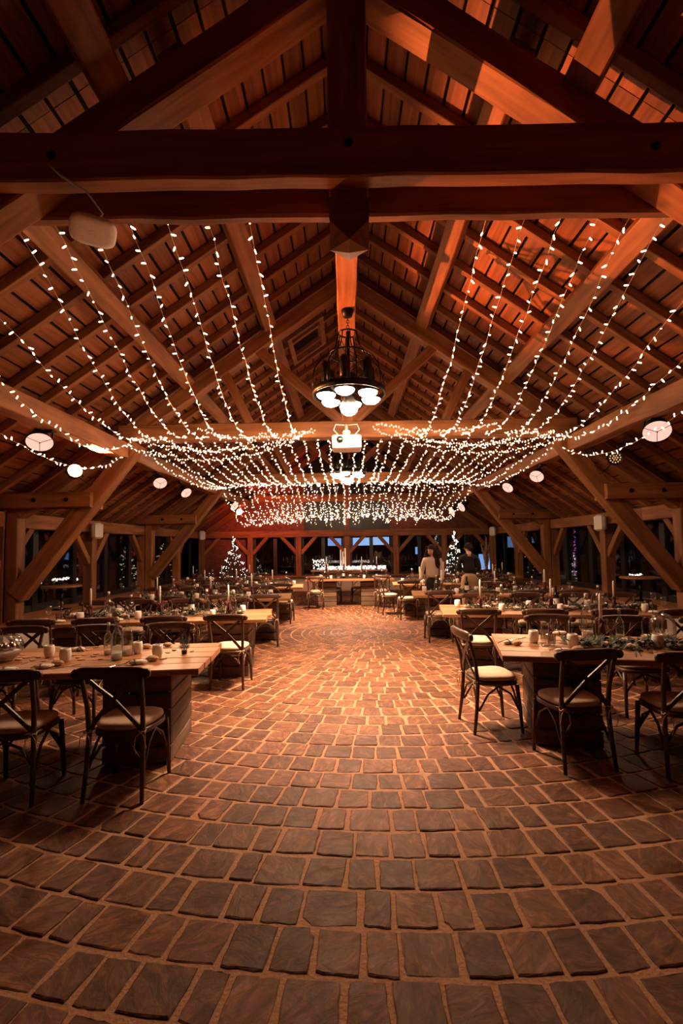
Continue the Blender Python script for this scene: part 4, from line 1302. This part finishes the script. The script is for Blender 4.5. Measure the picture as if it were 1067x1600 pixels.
# the two front tables, laid out as in the photograph
def front_left():
    k = 'L1'; it = []; rnd = random.Random(60)
    def a(kind, mk, px, py, rz=0.0, sc=1.0, dv=0):
        u, v = uv_of(k, px, py); it.append((kind, mk, u, v + dv, rz, sc))
    a('votive_cup', votive, 77, 1027); a('votive_cup', votive, 102, 1034, 0, 1.08); a('votive_cup', votive, 215, 1021); a('votive_cup', votive, 246, 1027, 0, 1.05)
    a('glass_bottle', bt_c, 199, 1024, 0, 1.06); a('glass_bottle', bt_c, 169, 1023, 1.0, .85)
    a('napkin', napkin, 67, 1045, .3); a('napkin', napkin, 214, 1038, .3); a('napkin', napkin, 123, 1017, 2.9)
    a('bread_roll', roll, 90, 1040, -.2); a('bread_roll', roll, 238, 1033, .2); a('bread_roll', roll, 229, 1013, .1, .9)
    a('knife', knife, 104, 1042, -.9); a('knife', knife, 183, 1040, -.5); a('fork', fork, 30, 1040, -.2)
    a('napkin', napkin, 10, 1050, .2); a('bread_roll', roll, 262, 1010, .3, .8)
    settle(k, it)
    o = put('glass_bottle_blue', lambda: bottle_clear('salt'), tpos(k, *uv_of(k, 182, 1031)), .6, 1.08)
    for ch in o.children:
        if ch.name.startswith('bottle_body'): ch.data = ch.data.copy(); ch.data.materials[0] = MATS['blue_glass']
    o.name = 'glass_bottle'
    tag(o, 'squat glass bottle with bluish base among clear bottles, front left-side table', 'bottle', 'clear glass bottles on the tables')
    # scattered wood slices and dry leaves
    rnd = random.Random(61)
    pr = MB(); pr.lathe([(0, 0), (.027, 0), (.028, .003), (.027, .007), (0, .007)], 9); me = pr.mesh('wood_slice', 'wood_slice')
    spots = [(30, 1031), (42, 1028), (52, 1032), (60, 1027), (70, 1033), (122, 1028), (132, 1024), (128, 1031), (146, 1026), (152, 1022), (116, 1024), (158, 1030), (262, 1020), (272, 1016), (140, 1016), (150, 1012), (300, 1018), (255, 1030), (35, 1024), (88, 1031)]
    spots.sort(key=lambda s: -s[0])
    for q, (px, py) in enumerate(spots):
        u, v = uv_of(k, px, py)
        o = link('wood_slice', me); o.location = tpos(k, u, v, TZ + .001); o.rotation_euler = (rnd.uniform(-.05, .05), rnd.uniform(-.05, .05), rnd.uniform(0, 6)); o.scale = (rnd.uniform(.8, 1.4), rnd.uniform(.5, .9), 1)
        tag(o, 'small pale wood slice on the front left-side table, %s from the aisle' % ORD[q], 'wood slice', 'scattered wood slices')
    # round glass bowl with white salt
    b = empty('glass_bowl', tpos(k, *uv_of(k, 10, 1033)))
    m = MB(); m.lathe([(.0, .0), (.04, .0), (.045, .012), (.085, .04), (.115, .09), (.118, .13), (.10, .175), (.075, .20), (.072, .20)], 24, close=False); m.build('bowl_wall', 'clear_glass', b, True)
    m = MB(); m.lathe([(0, .015), (.05, .02), (.088, .05), (.10, .078), (.06, .086), (0, .084)], 20); m.build('salt_filling', 'salt', b, True)
    m = MB()
    for q in range(5): m.ball((.045 * math.cos(q * 1.3), .045 * math.sin(q * 1.3), .115), .03, 10, 6)
    m.build('baubles', 'steel', b, True)
    tag(b, 'round glass bowl half filled with white salt and silvery baubles', 'bowl')
    # miniature conifer
    t = empty('miniature_conifer', tpos(k, *uv_of(k, 288, 1022)))
    m = MB(); m.lathe([(0, 0), (.02, 0), (.024, .03), (.02, .034), (0, .034)], 10); m.build('pot', 'crate_wood', t, True)
    m = MB(); rnd = random.Random(5)
    for q in range(420):
        h = rnd.random(); r = .042 * (1 - h) + .004; a_ = rnd.uniform(0, 6.28)
        m.blade((r * .3 * math.cos(a_), r * .3 * math.sin(a_), .03 + h * .15), (math.cos(a_), math.sin(a_), .7), r * 1.0 + .008, .0022)
    tag(m.build('needles', 'pine_green', t), kind='stuff')
    m = MB(); m.tube([(0, 0, .03), (0, 0, .18)], .003, 5); m.build('trunk', 'crate_wood', t)
    tag(t, 'miniature dark conifer in a tiny pot at the aisle end of the front left-side table', 'tree')
front_left()
def front_right():
    k = 'R1'; it = []
    def a(kind, mk, px, py, rz=0.0, sc=1.0):
        u, v = uv_of(k, px, py); it.append((kind, mk, u, v, rz, sc))
    a('votive_cup', votive, 834, 1004, 0, 1.1); a('votive_cup', votive, 895, 1011, 0, 1.12); a('votive_cup', votive, 1028, 1012, 0, 1.12)
    a('wine_glass', wine_glass, 852, 1009); a('wine_glass', wine_glass, 866, 1001); a('wine_glass', wine_glass, 912, 1003); a('wine_glass', wine_glass, 955, 1002)
    a('water_tumbler', tumbler, 862, 1008); a('water_tumbler', tumbler, 850, 1000)
    a('glass_bottle', bt_c, 918, 997, 0, 1.3); a('glass_bottle', bt_c, 969, 1000, 1.2, .9)
    a('candlestick', candlestick, 940, 998, .3, 1.12)
    a('napkin', napkin, 795, 1006, .6); a('napkin', napkin, 874, 992, .2, 1.1); a('napkin', napkin, 878, 1019, .2)
    a('bread_roll', roll, 808, 1008, .4, .9); a('bread_roll', roll, 903, 1018, .2); a('bread_roll', roll, 1058, 1014, .2)
    a('fork', fork, 812, 998, -.8); a('knife', knife, 993, 1022, -.3); a('fork', fork, 1000, 1021, -.3)
    for (px, py) in ((924, 1006), (948, 1012), (975, 1006), (1000, 1010), (1042, 1008), (1010, 1000), (985, 1015)): a('pale_rose', flower, px, py, px * .1, 1.3)
    settle(k, it)
    garland(k, .55, 2.75, .17, 420, 62)
    b = empty('glass_cloche', tpos(k, *uv_of(k, 1036, 1000)))
    m = MB(); m.lathe([(.0, .0), (.115, .0), (.12, .012), (.0, .014)], 24); m.build('base', 'crate_wood', b, True)
    m = MB(); m.lathe([(.10, .012), (.104, .10), (.10, .17), (.075, .215), (.035, .235), (.0, .238)], 24, close=False); m.ball((0, 0, .25), .014, 10, 6); m.build('dome', 'clear_glass', b, True)
    m = MB(); rnd = random.Random(8)
    for q in range(60):
        a_ = rnd.uniform(0, 6.28); r = rnd.uniform(0, .05)
        m.blade((r * math.cos(a_), r * math.sin(a_), .014), (math.cos(a_), math.sin(a_), rnd.uniform(.4, 2)), rnd.uniform(.04, .09), .012)
    tag(m.build('dried_flowers', 'petal', b), kind='stuff')
    tag(b, 'glass cloche dome over dried flowers on the front right-side table', 'cloche')
front_right()
# mini glass domes further back

# ================================================================== TREES, PEOPLE, HEAD TABLE BACKDROP, OUTSIDE
def xmas_tree(loc, h, rad, label, nl, seed, needles=2600, cat='christmas tree'):
    rnd = random.Random(seed)
    t = empty('christmas_tree', loc)
    m = MB(); m.tube([(0, 0, 0), (0, 0, h * .97)], [.05, .006], 7); m.build('trunk', 'crate_wood', t)
    m = MB(); m.lathe([(0, 0), (rad * .28, 0), (rad * .32, .22), (rad * .27, .22), (0, .16)], 14); m.build('pot', 'crate_wood', t, True)
    m = MB()
    for q in range(needles):
        g = rnd.random() ** .75; z = .22 + (h - .22) * (1 - g)
        tier = (z * 5.5) % 1.0
        r = rad * g * (.72 + .28 * (1 - tier)) * math.sqrt(rnd.uniform(.15, 1)); a = rnd.uniform(0, 6.28)
        m.blade((r * math.cos(a), r * math.sin(a), z), (math.cos(a) + rnd.uniform(-.4, .4), math.sin(a) + rnd.uniform(-.4, .4), rnd.uniform(-.5, .3)), rnd.uniform(.06, .13) * (.5 + g), .012)
    tag(m.build('needles', 'pine_green', t), kind='stuff')
    m = MB(); turns = 7
    pts = []
    for q in range(nl):
        f = q / (nl - 1); z = .30 + (h - .28) * (1 - f) ** 1.0
        g = (h - z) / (h - .22); a = f * turns * 2 * PI * (.6 + .4 * f) + rnd.uniform(-.15, .15)
        r = rad * max(.02, g) * .93 + rnd.uniform(-.05, .03)
        p = Vector((r * math.cos(a), r * math.sin(a), z + rnd.uniform(-.05, .05))); pts.append(p)
        m.ball(p, rnd.uniform(.010, .017), 5, 3)
    tag(m.build('light_bulbs', 'tree_light', t), kind='stuff')
    m = MB(); m.tube(pts, .003, 3, cap=False); m.build('light_wire', 'pine_green', t)
    tag(t, label, cat, 'lit Christmas trees')
xmas_tree((-3.86, 16.6, 0), 1.98, .70, 'lit Christmas tree standing indoors by the brick corner', 150, 1)
xmas_tree((3.72, 16.4, 0), 2.06, .55, 'lit Christmas tree behind the woman in the pale jumper', 200, 2)
xmas_tree((-7.35, 19.3, -.1), 1.95, .75, 'Christmas tree with sparse lights outside the left-side windows', 50, 3)
xmas_tree((7.6, 20.2, -.1), 1.95, .6, 'Christmas tree with sparse lights outside the right-side windows', 45, 4)

# pampas grass in a tall vase
def pampas():
    v = empty('pampas_vase', (4.72, 16.2, 0))
    m = MB(); m.lathe([(0, 0), (.12, 0), (.15, .2), (.13, .5), (.07, .62), (.08, .66), (.07, .66), (.05, .60)], 18, close=False); m.build('vase', 'crate_wood', v, True)
    rnd = random.Random(4)
    for q in range(9):
        a = 2 * PI * q / 9; lean = rnd.uniform(.06, .26); H = rnd.uniform(1.25, 1.85)
        pts = [Vector((lean * (t ** 1.6) * math.cos(a), lean * (t ** 1.6) * math.sin(a), .55 + (H - .55) * t)) for t in [i / 8 for i in range(9)]]
        s = MB(); s.tube(pts, .005, 5)
        st = s.build('stalk', 'pampas', v)
        m = MB()
        for (p, d) in along(pts[3:], .010):
            for e in range(2):
                b = rnd.uniform(0, 6.28); m.blade(p, d * .9 + Vector((math.cos(b), math.sin(b), 0)) * .45, rnd.uniform(.08, .15), .006)
        tag(m.build('plume', 'pampas', st), kind='stuff')
    tag(v, 'tall dried pampas grass plumes in a vase in the far right-side corner', 'vase')
pampas()

# ---- people
def skin_mesh(name, verts, edges, radii, mat, parent, root=0, sub=2, loops=()):
    me = bpy.data.meshes.new(name); me.from_pydata([tuple(v) for v in verts], edges, [])
    o = link(name, me, parent)
    o.modifiers.new('skin', 'SKIN')
    if not me.skin_vertices: me.attributes.new('skin', 'FLOAT', 'POINT') if False else None
    sk = me.skin_vertices[0] if me.skin_vertices else None
    if sk is None:
        raise RuntimeError('no skin layer')
    for i, r in enumerate(radii):
        r = r if isinstance(r, tuple) else (r, r)
        sk.data[i].radius = r; sk.data[i].use_root = (i == root)
    s = o.modifiers.new('sub', 'SUBSURF'); s.levels = sub; s.render_levels = sub
    me.materials.append(MATS[mat])
    dg = bpy.context.evaluated_depsgraph_get(); dg.update()
    ev = bpy.data.meshes.new_from_object(o.evaluated_get(dg))
    o.modifiers.clear(); o.data = ev
    ev.polygons.foreach_set('use_smooth', [True] * len(ev.polygons))
    return o
def tubeskin(name, chains, mat, parent, seg=14):
    """Closed garment surfaces from joined rings: one continuous mesh of tapering sleeves and trunk."""
    m = MB()
    for pts, rad, flat in chains:
        m.tube(pts, rad, seg, flat=flat)
    return m.build(name, mat, parent, True)
def hand(m, w, d, side, spread=1.0):
    """A palm with four bent fingers and a thumb, from the wrist w along d."""
    d = Vector(d).normalized(); x, y, z = frame_z(d)
    m.tube([w, w + d * .04, w + d * .085], [.022, .036, .034], 8, flat=.5)
    for q, (off, L) in enumerate(((-.027, .060), (-.009, .072), (.009, .070), (.026, .055))):
        b = w + d * .082 + x * off
        m.tube([b, b + d * L * .5 - y * .008, b + d * L * .8 - y * .028, b + d * L - y * .045], [.0095, .0085, .0078, .006], 6)
    t = w + d * .03 + x * side * .032
    m.tube([t, t + (d * .6 + x * side) * .028, t + (d * 1.2 + x * side * .7) * .045], [.011, .010, .007], 6)
def head(p, c, yaw, pitch, hair_long):
    """Head with face, ears and hair; p the parent, c the head centre."""
    M = Matrix.Rotation(yaw, 3, 'Z') @ Matrix.Rotation(pitch, 3, 'X')     # face looks along -Y
    c = Vector(c)
    n, rg = 20, 14; vs = []
    for i in range(rg + 1):
        t = PI * i / rg; z = -math.cos(t) * .118
        for q in range(n):
            a = 2 * PI * q / n; s = math.sin(t)
            jaw = 1 - .32 * max(0, -z / .118) ** 1.3
            x = .074 * s * math.cos(a) * jaw; y = .094 * s * math.sin(a) * (1 - .14 * max(0, -z / .118))
            if math.sin(a) < -.2: y += .006 * abs(math.cos(a))
            vs.append(M @ Vector((x, y, z)) + c)
    fs = [(i * n + q, i * n + (q + 1) % n, (i + 1) * n + (q + 1) % n, (i + 1) * n + q) for i in range(rg) for q in range(n)]
    m = MB(); m.add(vs, fs)
    T = lambda v: M @ Vector(v) + c
    m.tube([T((0, -.088, .02)), T((0, -.104, -.012)), T((0, -.112, -.028)), T((0, -.092, -.036))], [.007, .010, .013, .008], 8)      # nose
    for s in (-1, 1): m.ball(T((s * .076, .005, -.005)), .024, 8, 6, (.35, .7, 1.15), M.to_4x4())                                  # ears
    m.tube([T((0, .02, -.08)), T((0, .03, -.20))], [.05, .055], 10)                                                                   # neck
    hd = m.build('head', 'skin', p, True)
    e = MB()
    for s in (-1, 1): e.ball(T((s * .030, -.082, .008)), .011, 8, 6, (1.2, .6, .6), M.to_4x4())
    e.build('eyes', 'hair', hd, True)
    e = MB()
    for s in (-1, 1): e.tube([T((s * .014, -.092, .026)), T((s * .032, -.090, .031)), T((s * .050, -.078, .026))], .0035, 5)
    e.build('eyebrows', 'hair', hd)
    e = MB(); e.tube([T((-.024, -.082, -.062)), T((0, -.092, -.060)), T((.024, -.082, -.062))], [.003, .007, .003], 6, flat=.6); e.build('mouth', 'lips', hd, True)
    h = MB(); rnd = random.Random(int(c.x * 100))
    vs = []
    for i in range(9):      # cap of hair, open over the face
        t = PI * (.0 + .60 * i / 8)
        for q in range(n):
            a = 2 * PI * q / n; back = .5 + .5 * math.sin(a)
            tt = t * (.60 + .42 * back)
            vs.append(T((.088 * math.sin(tt) * math.cos(a), .108 * math.sin(tt) * math.sin(a) + .006, .130 * math.cos(tt))))
    h.add(vs, [(i * n + q, (i + 1) * n + q, (i + 1) * n + (q + 1) % n, i * n + (q + 1) % n) for i in range(8) for q in range(n)])
    if hair_long:
        for q in range(60):
            a = rnd.uniform(-.55, PI + .55); r = .088
            p0 = Vector((r * math.cos(a) * 1.0, r * math.sin(a) * .9, rnd.uniform(.0, .10)))
            pts = []; ph = rnd.uniform(0, 6.28)
            L = rnd.uniform(.26, .38)
            for k_ in range(9):
                f = k_ / 8
                pts.append(c + M @ Vector((p0.x * 1.15 + .018 * math.sin(ph + f * 11), p0.y * 1.1 + .018 * math.cos(ph + f * 11), 0)) + Vector((p0.x * .6 * f, .01 * f, p0.z - L * f)))
            h.tube(pts, [.020, .024, .028, .030, .030, .029, .026, .020, .010], 5)
    else:
        for q in range(26):
            a = rnd.uniform(-.2, PI + .2); p0 = Vector((.08 * math.cos(a), .095 * math.sin(a), rnd.uniform(-.02, .08)))
            h.tube([T(p0), T(p0 * 1.1 + Vector((0, .005, -.03))), T(p0 * 1.08 + Vector((0, .0, -.07)))], [.015, .014, .005], 5)
    h.build('hair', 'hair', hd, True)
    return hd
def limbs(name, verts, edges, radii, mat, p): return skin_mesh(name, verts, edges, radii, mat, p)
def woman():
    p = empty('person', (1.78, 9.92, 0), R(-18))
    V = Vector
    # sweater: trunk and sleeves as one continuous surface, rooted at the waist
    v = [V((0, 0, .93)), V((0, -.01, 1.08)), V((0, -.02, 1.24)), V((0, -.02, 1.33)), V((0, -.03, 1.39)),
         V((.15, -.02, 1.31)), V((.205, -.04, 1.08)), V((.20, -.17, .90)),
         V((-.15, -.02, 1.31)), V((-.215, -.03, 1.08)), V((-.22, -.15, .90))]
    e = [(0, 1), (1, 2), (2, 3), (3, 4), (3, 5), (5, 6), (6, 7), (3, 8), (8, 9), (9, 10)]
    r = [(.155, .115), (.145, .11), (.155, .115), (.12, .085), (.06, .06), .062, .050, .036, .062, .050, .036]
    limbs('jumper', v, e, r, 'sweater_knit', p)
    v = [V((0, 0, .90)), V((.085, 0, .78)), V((.10, .01, .45)), V((.10, .03, .08)), V((-.085, 0, .78)), V((-.10, .01, .45)), V((-.10, .03, .08)), V((0, 0, .98))]
    e = [(0, 1), (1, 2), (2, 3), (0, 4), (4, 5), (5, 6), (0, 7)]
    limbs('trousers', v, e, [(.15, .11), (.10, .10), .065, .05, (.10, .10), .065, .05, (.14, .10)], 'black_cloth', p)
    m = MB()
    hand(m, V((.20, -.185, .885)), V((-.05, -.35, -.75)), -1); m.build('hand', 'skin', p, True)
    m = MB(); hand(m, V((-.22, -.165, .885)), V((.05, -.35, -.75)), 1); m.build('hand', 'skin', p, True)
    for s in (-1, 1):
        m = MB(); m.tube([(s * .10, .07, .035), (s * .10, 0, .05), (s * .10, -.09, .035), (s * .10, -.15, .022)], [.035, .048, .042, .025], 10, flat=.8); m.build('shoe', 'black_cloth', p, True)
    head(p, (0, -.055, 1.50), R(-30), R(12), True)
    tag(p, 'person in pale knitted jumper with long curly dark hair, leaning over a table', 'person')
woman()
def helper():
    p = empty('person', (2.66, 10.42, 0), R(176))
    V = Vector
    v = [V((0, 0, .98)), V((0, -.01, 1.12)), V((0, -.01, 1.27)), V((0, -.01, 1.36)), V((0, -.015, 1.43)),
         V((.17, -.01, 1.33)), V((.23, -.03, 1.09)), V((.14, -.24, 1.03)),
         V((-.17, -.01, 1.33)), V((-.23, -.03, 1.09)), V((-.14, -.24, 1.03))]
    e = [(0, 1), (1, 2), (2, 3), (3, 4), (3, 5), (5, 6), (6, 7), (3, 8), (8, 9), (9, 10)]
    limbs('top', v, e, [(.155, .11), (.15, .105), (.165, .11), (.13, .085), (.06, .06), .065, .052, .04, .065, .052, .04], 'black_cloth', p)
    v = [V((0, .02, .92)), V((.09, .01, .80)), V((.10, .0, .45)), V((.10, .03, .08)), V((-.09, .01, .80)), V((-.10, .0, .45)), V((-.10, .03, .08)), V((0, 0, 1.02))]
    e = [(0, 1), (1, 2), (2, 3), (0, 4), (4, 5), (5, 6), (0, 7)]
    limbs('trousers', v, e, [(.175, .13), (.11, .11), .075, .055, (.11, .11), .075, .055, (.15, .11)], 'tan_cloth', p)
    m = MB(); hand(m, V((.14, -.25, 1.025)), V((-.4, -.7, -.1)), -1); m.build('hand', 'skin', p, True)
    m = MB(); hand(m, V((-.14, -.25, 1.025)), V((.4, -.7, -.1)), 1); m.build('hand', 'skin', p, True)
    for s in (-1, 1):
        m = MB(); m.tube([(s * .10, .07, .035), (s * .10, 0, .05), (s * .10, -.09, .035), (s * .10, -.15, .022)], [.035, .048, .042, .025], 10, flat=.8); m.build('shoe', 'black_cloth', p, True)
    head(p, (0, -.03, 1.535), R(0), R(14), False)
    tag(p, 'person in black top and tan trousers seen from behind, short dark hair', 'person')
helper()

# ---- glowing backdrop behind the head table: tulle table with a heap of fairy lights
def backdrop():
    b = empty('light_backdrop', (.10, 14.9, 0))
    m = MB(); m.box((0, 0, .88), (2.35, .40, .05), bev=.008); m.build('console_top', 'table_wood', b)
    for sx in (-1, 1):
        for sy in (-1, 1):
            m = MB(); m.box((sx * 1.1, sy * .15, .43), (.06, .06, .86), bev=.006); m.build('leg', 'crate_wood', b)
    m = MB(); rnd = random.Random(15)
    for q in range(420):
        x = rnd.uniform(-1.12, 1.12); h = .10 + (.22 if x < -.75 else 0)
        m.ball((x, rnd.uniform(-.17, .17), .915 + rnd.random() * h), .012, 5, 3)
    tag(m.build('bulbs', 'tree_light', b), kind='stuff')
    tag(b, 'long console heaped with bright white fairy lights behind the head table', 'light display')
backdrop()
for i, (x, y, z0, hh) in enumerate(((-.66, 14.72, .905, .38), (-.12, 14.74, .905, .42), (.42, 14.72, .905, .44), (.88, 14.74, .905, .40))):
    c = put('candlestick', candlestick, (X0 + x, y - .0, z0), 0, 1.1)
    tag(c, 'white taper candle on the light-heaped console, %s along from the brick corner' % ORD[i], 'candle', 'taper candles on the console')
def candelabra():
    c = empty('pillar_candles', (X0 - .15, 14.98, .905))
    for q, (x, h) in enumerate(((-.07, .62), (0, .56), (.07, .66))):
        m = MB(); m.lathe([(0, 0), (.022, 0), (.021, h), (0, h + .006)], 10, (x, .0, 0)); m.build('candle', 'candle_wax', c, True)
    m = MB(); m.box((0, 0, .005), (.22, .10, .01)); m.build('tray', 'steel', c)
    tag(c, 'three tall white candles on a tray in front of the centre post', 'candles')
candelabra()

# ---- round bar tables standing on the window ledges
def bar_table(x, y, label):
    b = empty('bistro_table', (x, y, LEDGE))
    m = MB(); m.lathe([(0, .41), (.33, .41), (.345, .42), (.345, .435), (.335, .445), (0, .445)], 32); m.build('table_top', 'table_wood', b, True)
    m = MB(); m.tube([(0, 0, .015), (0, 0, .41)], .026, 10); m.build('column', 'black_metal', b, True)
    m = MB(); m.lathe([(0, 0), (.17, 0), (.17, .012), (.04, .025), (0, .025)], 24); m.build('foot', 'black_metal', b, True)
    tag(b, label, 'table', 'round bistro tables by the windows')
bar_table(X0 - 5.40, 9.05, 'small round bistro table by the left-side window between two posts')
bar_table(X0 + 5.42, 9.0, 'small round bistro table by the right-side window between two posts')

# ---- outside, through the glass
m = MB(); m.box((0, 14, -.16), (60, 60, .1)); struct(m.build('ground', 'ground_outside'), 'dark paved yard outside')
def yard_building():
    b = empty('yard_building', (0, 27, 0))
    m = MB(); m.box((0, 1, 2.4), (26, 2, 5)); m.build('facade', 'brick_outside', b)
    for (x, z, w, h, mt) in ((-.62, 1.90, .75, .42, 'blue_window'), (.88, 1.90, .95, .44, 'blue_screen'), (1.98, 1.92, .92, .44, 'blue_screen'), (7.75, .62, .62, .95, 'blue_window'), (9.3, 1.75, .45, .6, 'blue_window'), (4.05, 1.35, .3, .4, 'blue_window')):
        fr = MB(); fr.box((x, -.02, z), (w + .12, .06, h + .12)); f = fr.build('window', 'black_frame', b)
        p = MB(); p.box((x, -.055, z), (w, .012, h)); p.build('pane', mt, f)
    tag(b, 'dark building across the yard with bluish lit windows', 'building')
yard_building()
def yard_string(pts, n, label, mat='outdoor_light', r=.022, pole=True):
    s = empty('yard_light_string', pts[0]); o = Vector(pts[0]); rnd = random.Random(n)
    pts = [Vector(p) - o for p in pts]
    if pole:
        m = MB(); m.tube([(pts[0].x, pts[0].y + .06, -.11 - o.z), (pts[0].x, pts[0].y + .06, max(q.z for q in pts) + .06)], .035, 6); m.build('pole', 'crate_wood', s)
    m = MB(); m.tube(pts, .006, 4); m.build('wire', 'black_frame', s)
    L = sum((b - a).length for a, b in zip(pts[:-1], pts[1:])); m = MB()
    for (p, d) in along(pts, L / n): m.ball(p + Vector((rnd.uniform(-.03, .03), rnd.uniform(-.03, .03), rnd.uniform(-.03, .05))), r * rnd.uniform(.5, 1.1), 6, 4)
    tag(m.build('bulbs', mat, s), kind='stuff')
    tag(s, label, 'light string', 'light strings in the yard')
yard_string([(-9.35, 15.4, .70), (-9.0, 15.5, .72), (-8.65, 15.6, .70)], 46, 'white lights strung low outside, behind the left-side bistro table')
yard_string([(-9.75, 14.6, .64), (-9.2, 14.5, .66)], 34, 'white lights strung low outside, beside the near left-side strut')
yard_string([(8.75, 15.2, .58), (9.0, 15.2, .55), (9.25, 15.1, .58)], 40, 'white lights strung low outside, behind the right-side bistro table')
yard_string([(9.65, 14.9, .74), (10.0, 14.9, .78), (10.3, 14.9, .72)], 46, 'white lights strung low outside, at the right-side strut')
yard_string([(8.25, 18.0, .45), (8.32, 18.0, 1.0), (8.30, 18.0, 1.5)], 26, 'white lights climbing a pole outside the right-side windows', pole=True)
yard_string([(8.55, 18.1, .5), (8.6, 18.1, 1.2), (8.62, 18.1, 2.2)], 22, 'purple lights climbing a pole outside the right-side windows', 'purple_light', .03, True)
yard_string([(8.95, 17.5, 1.50), (9.0, 17.5, 1.70)], 10, 'bright cluster of white lights seen beside the right-side post', 'outdoor_light', .05, True)
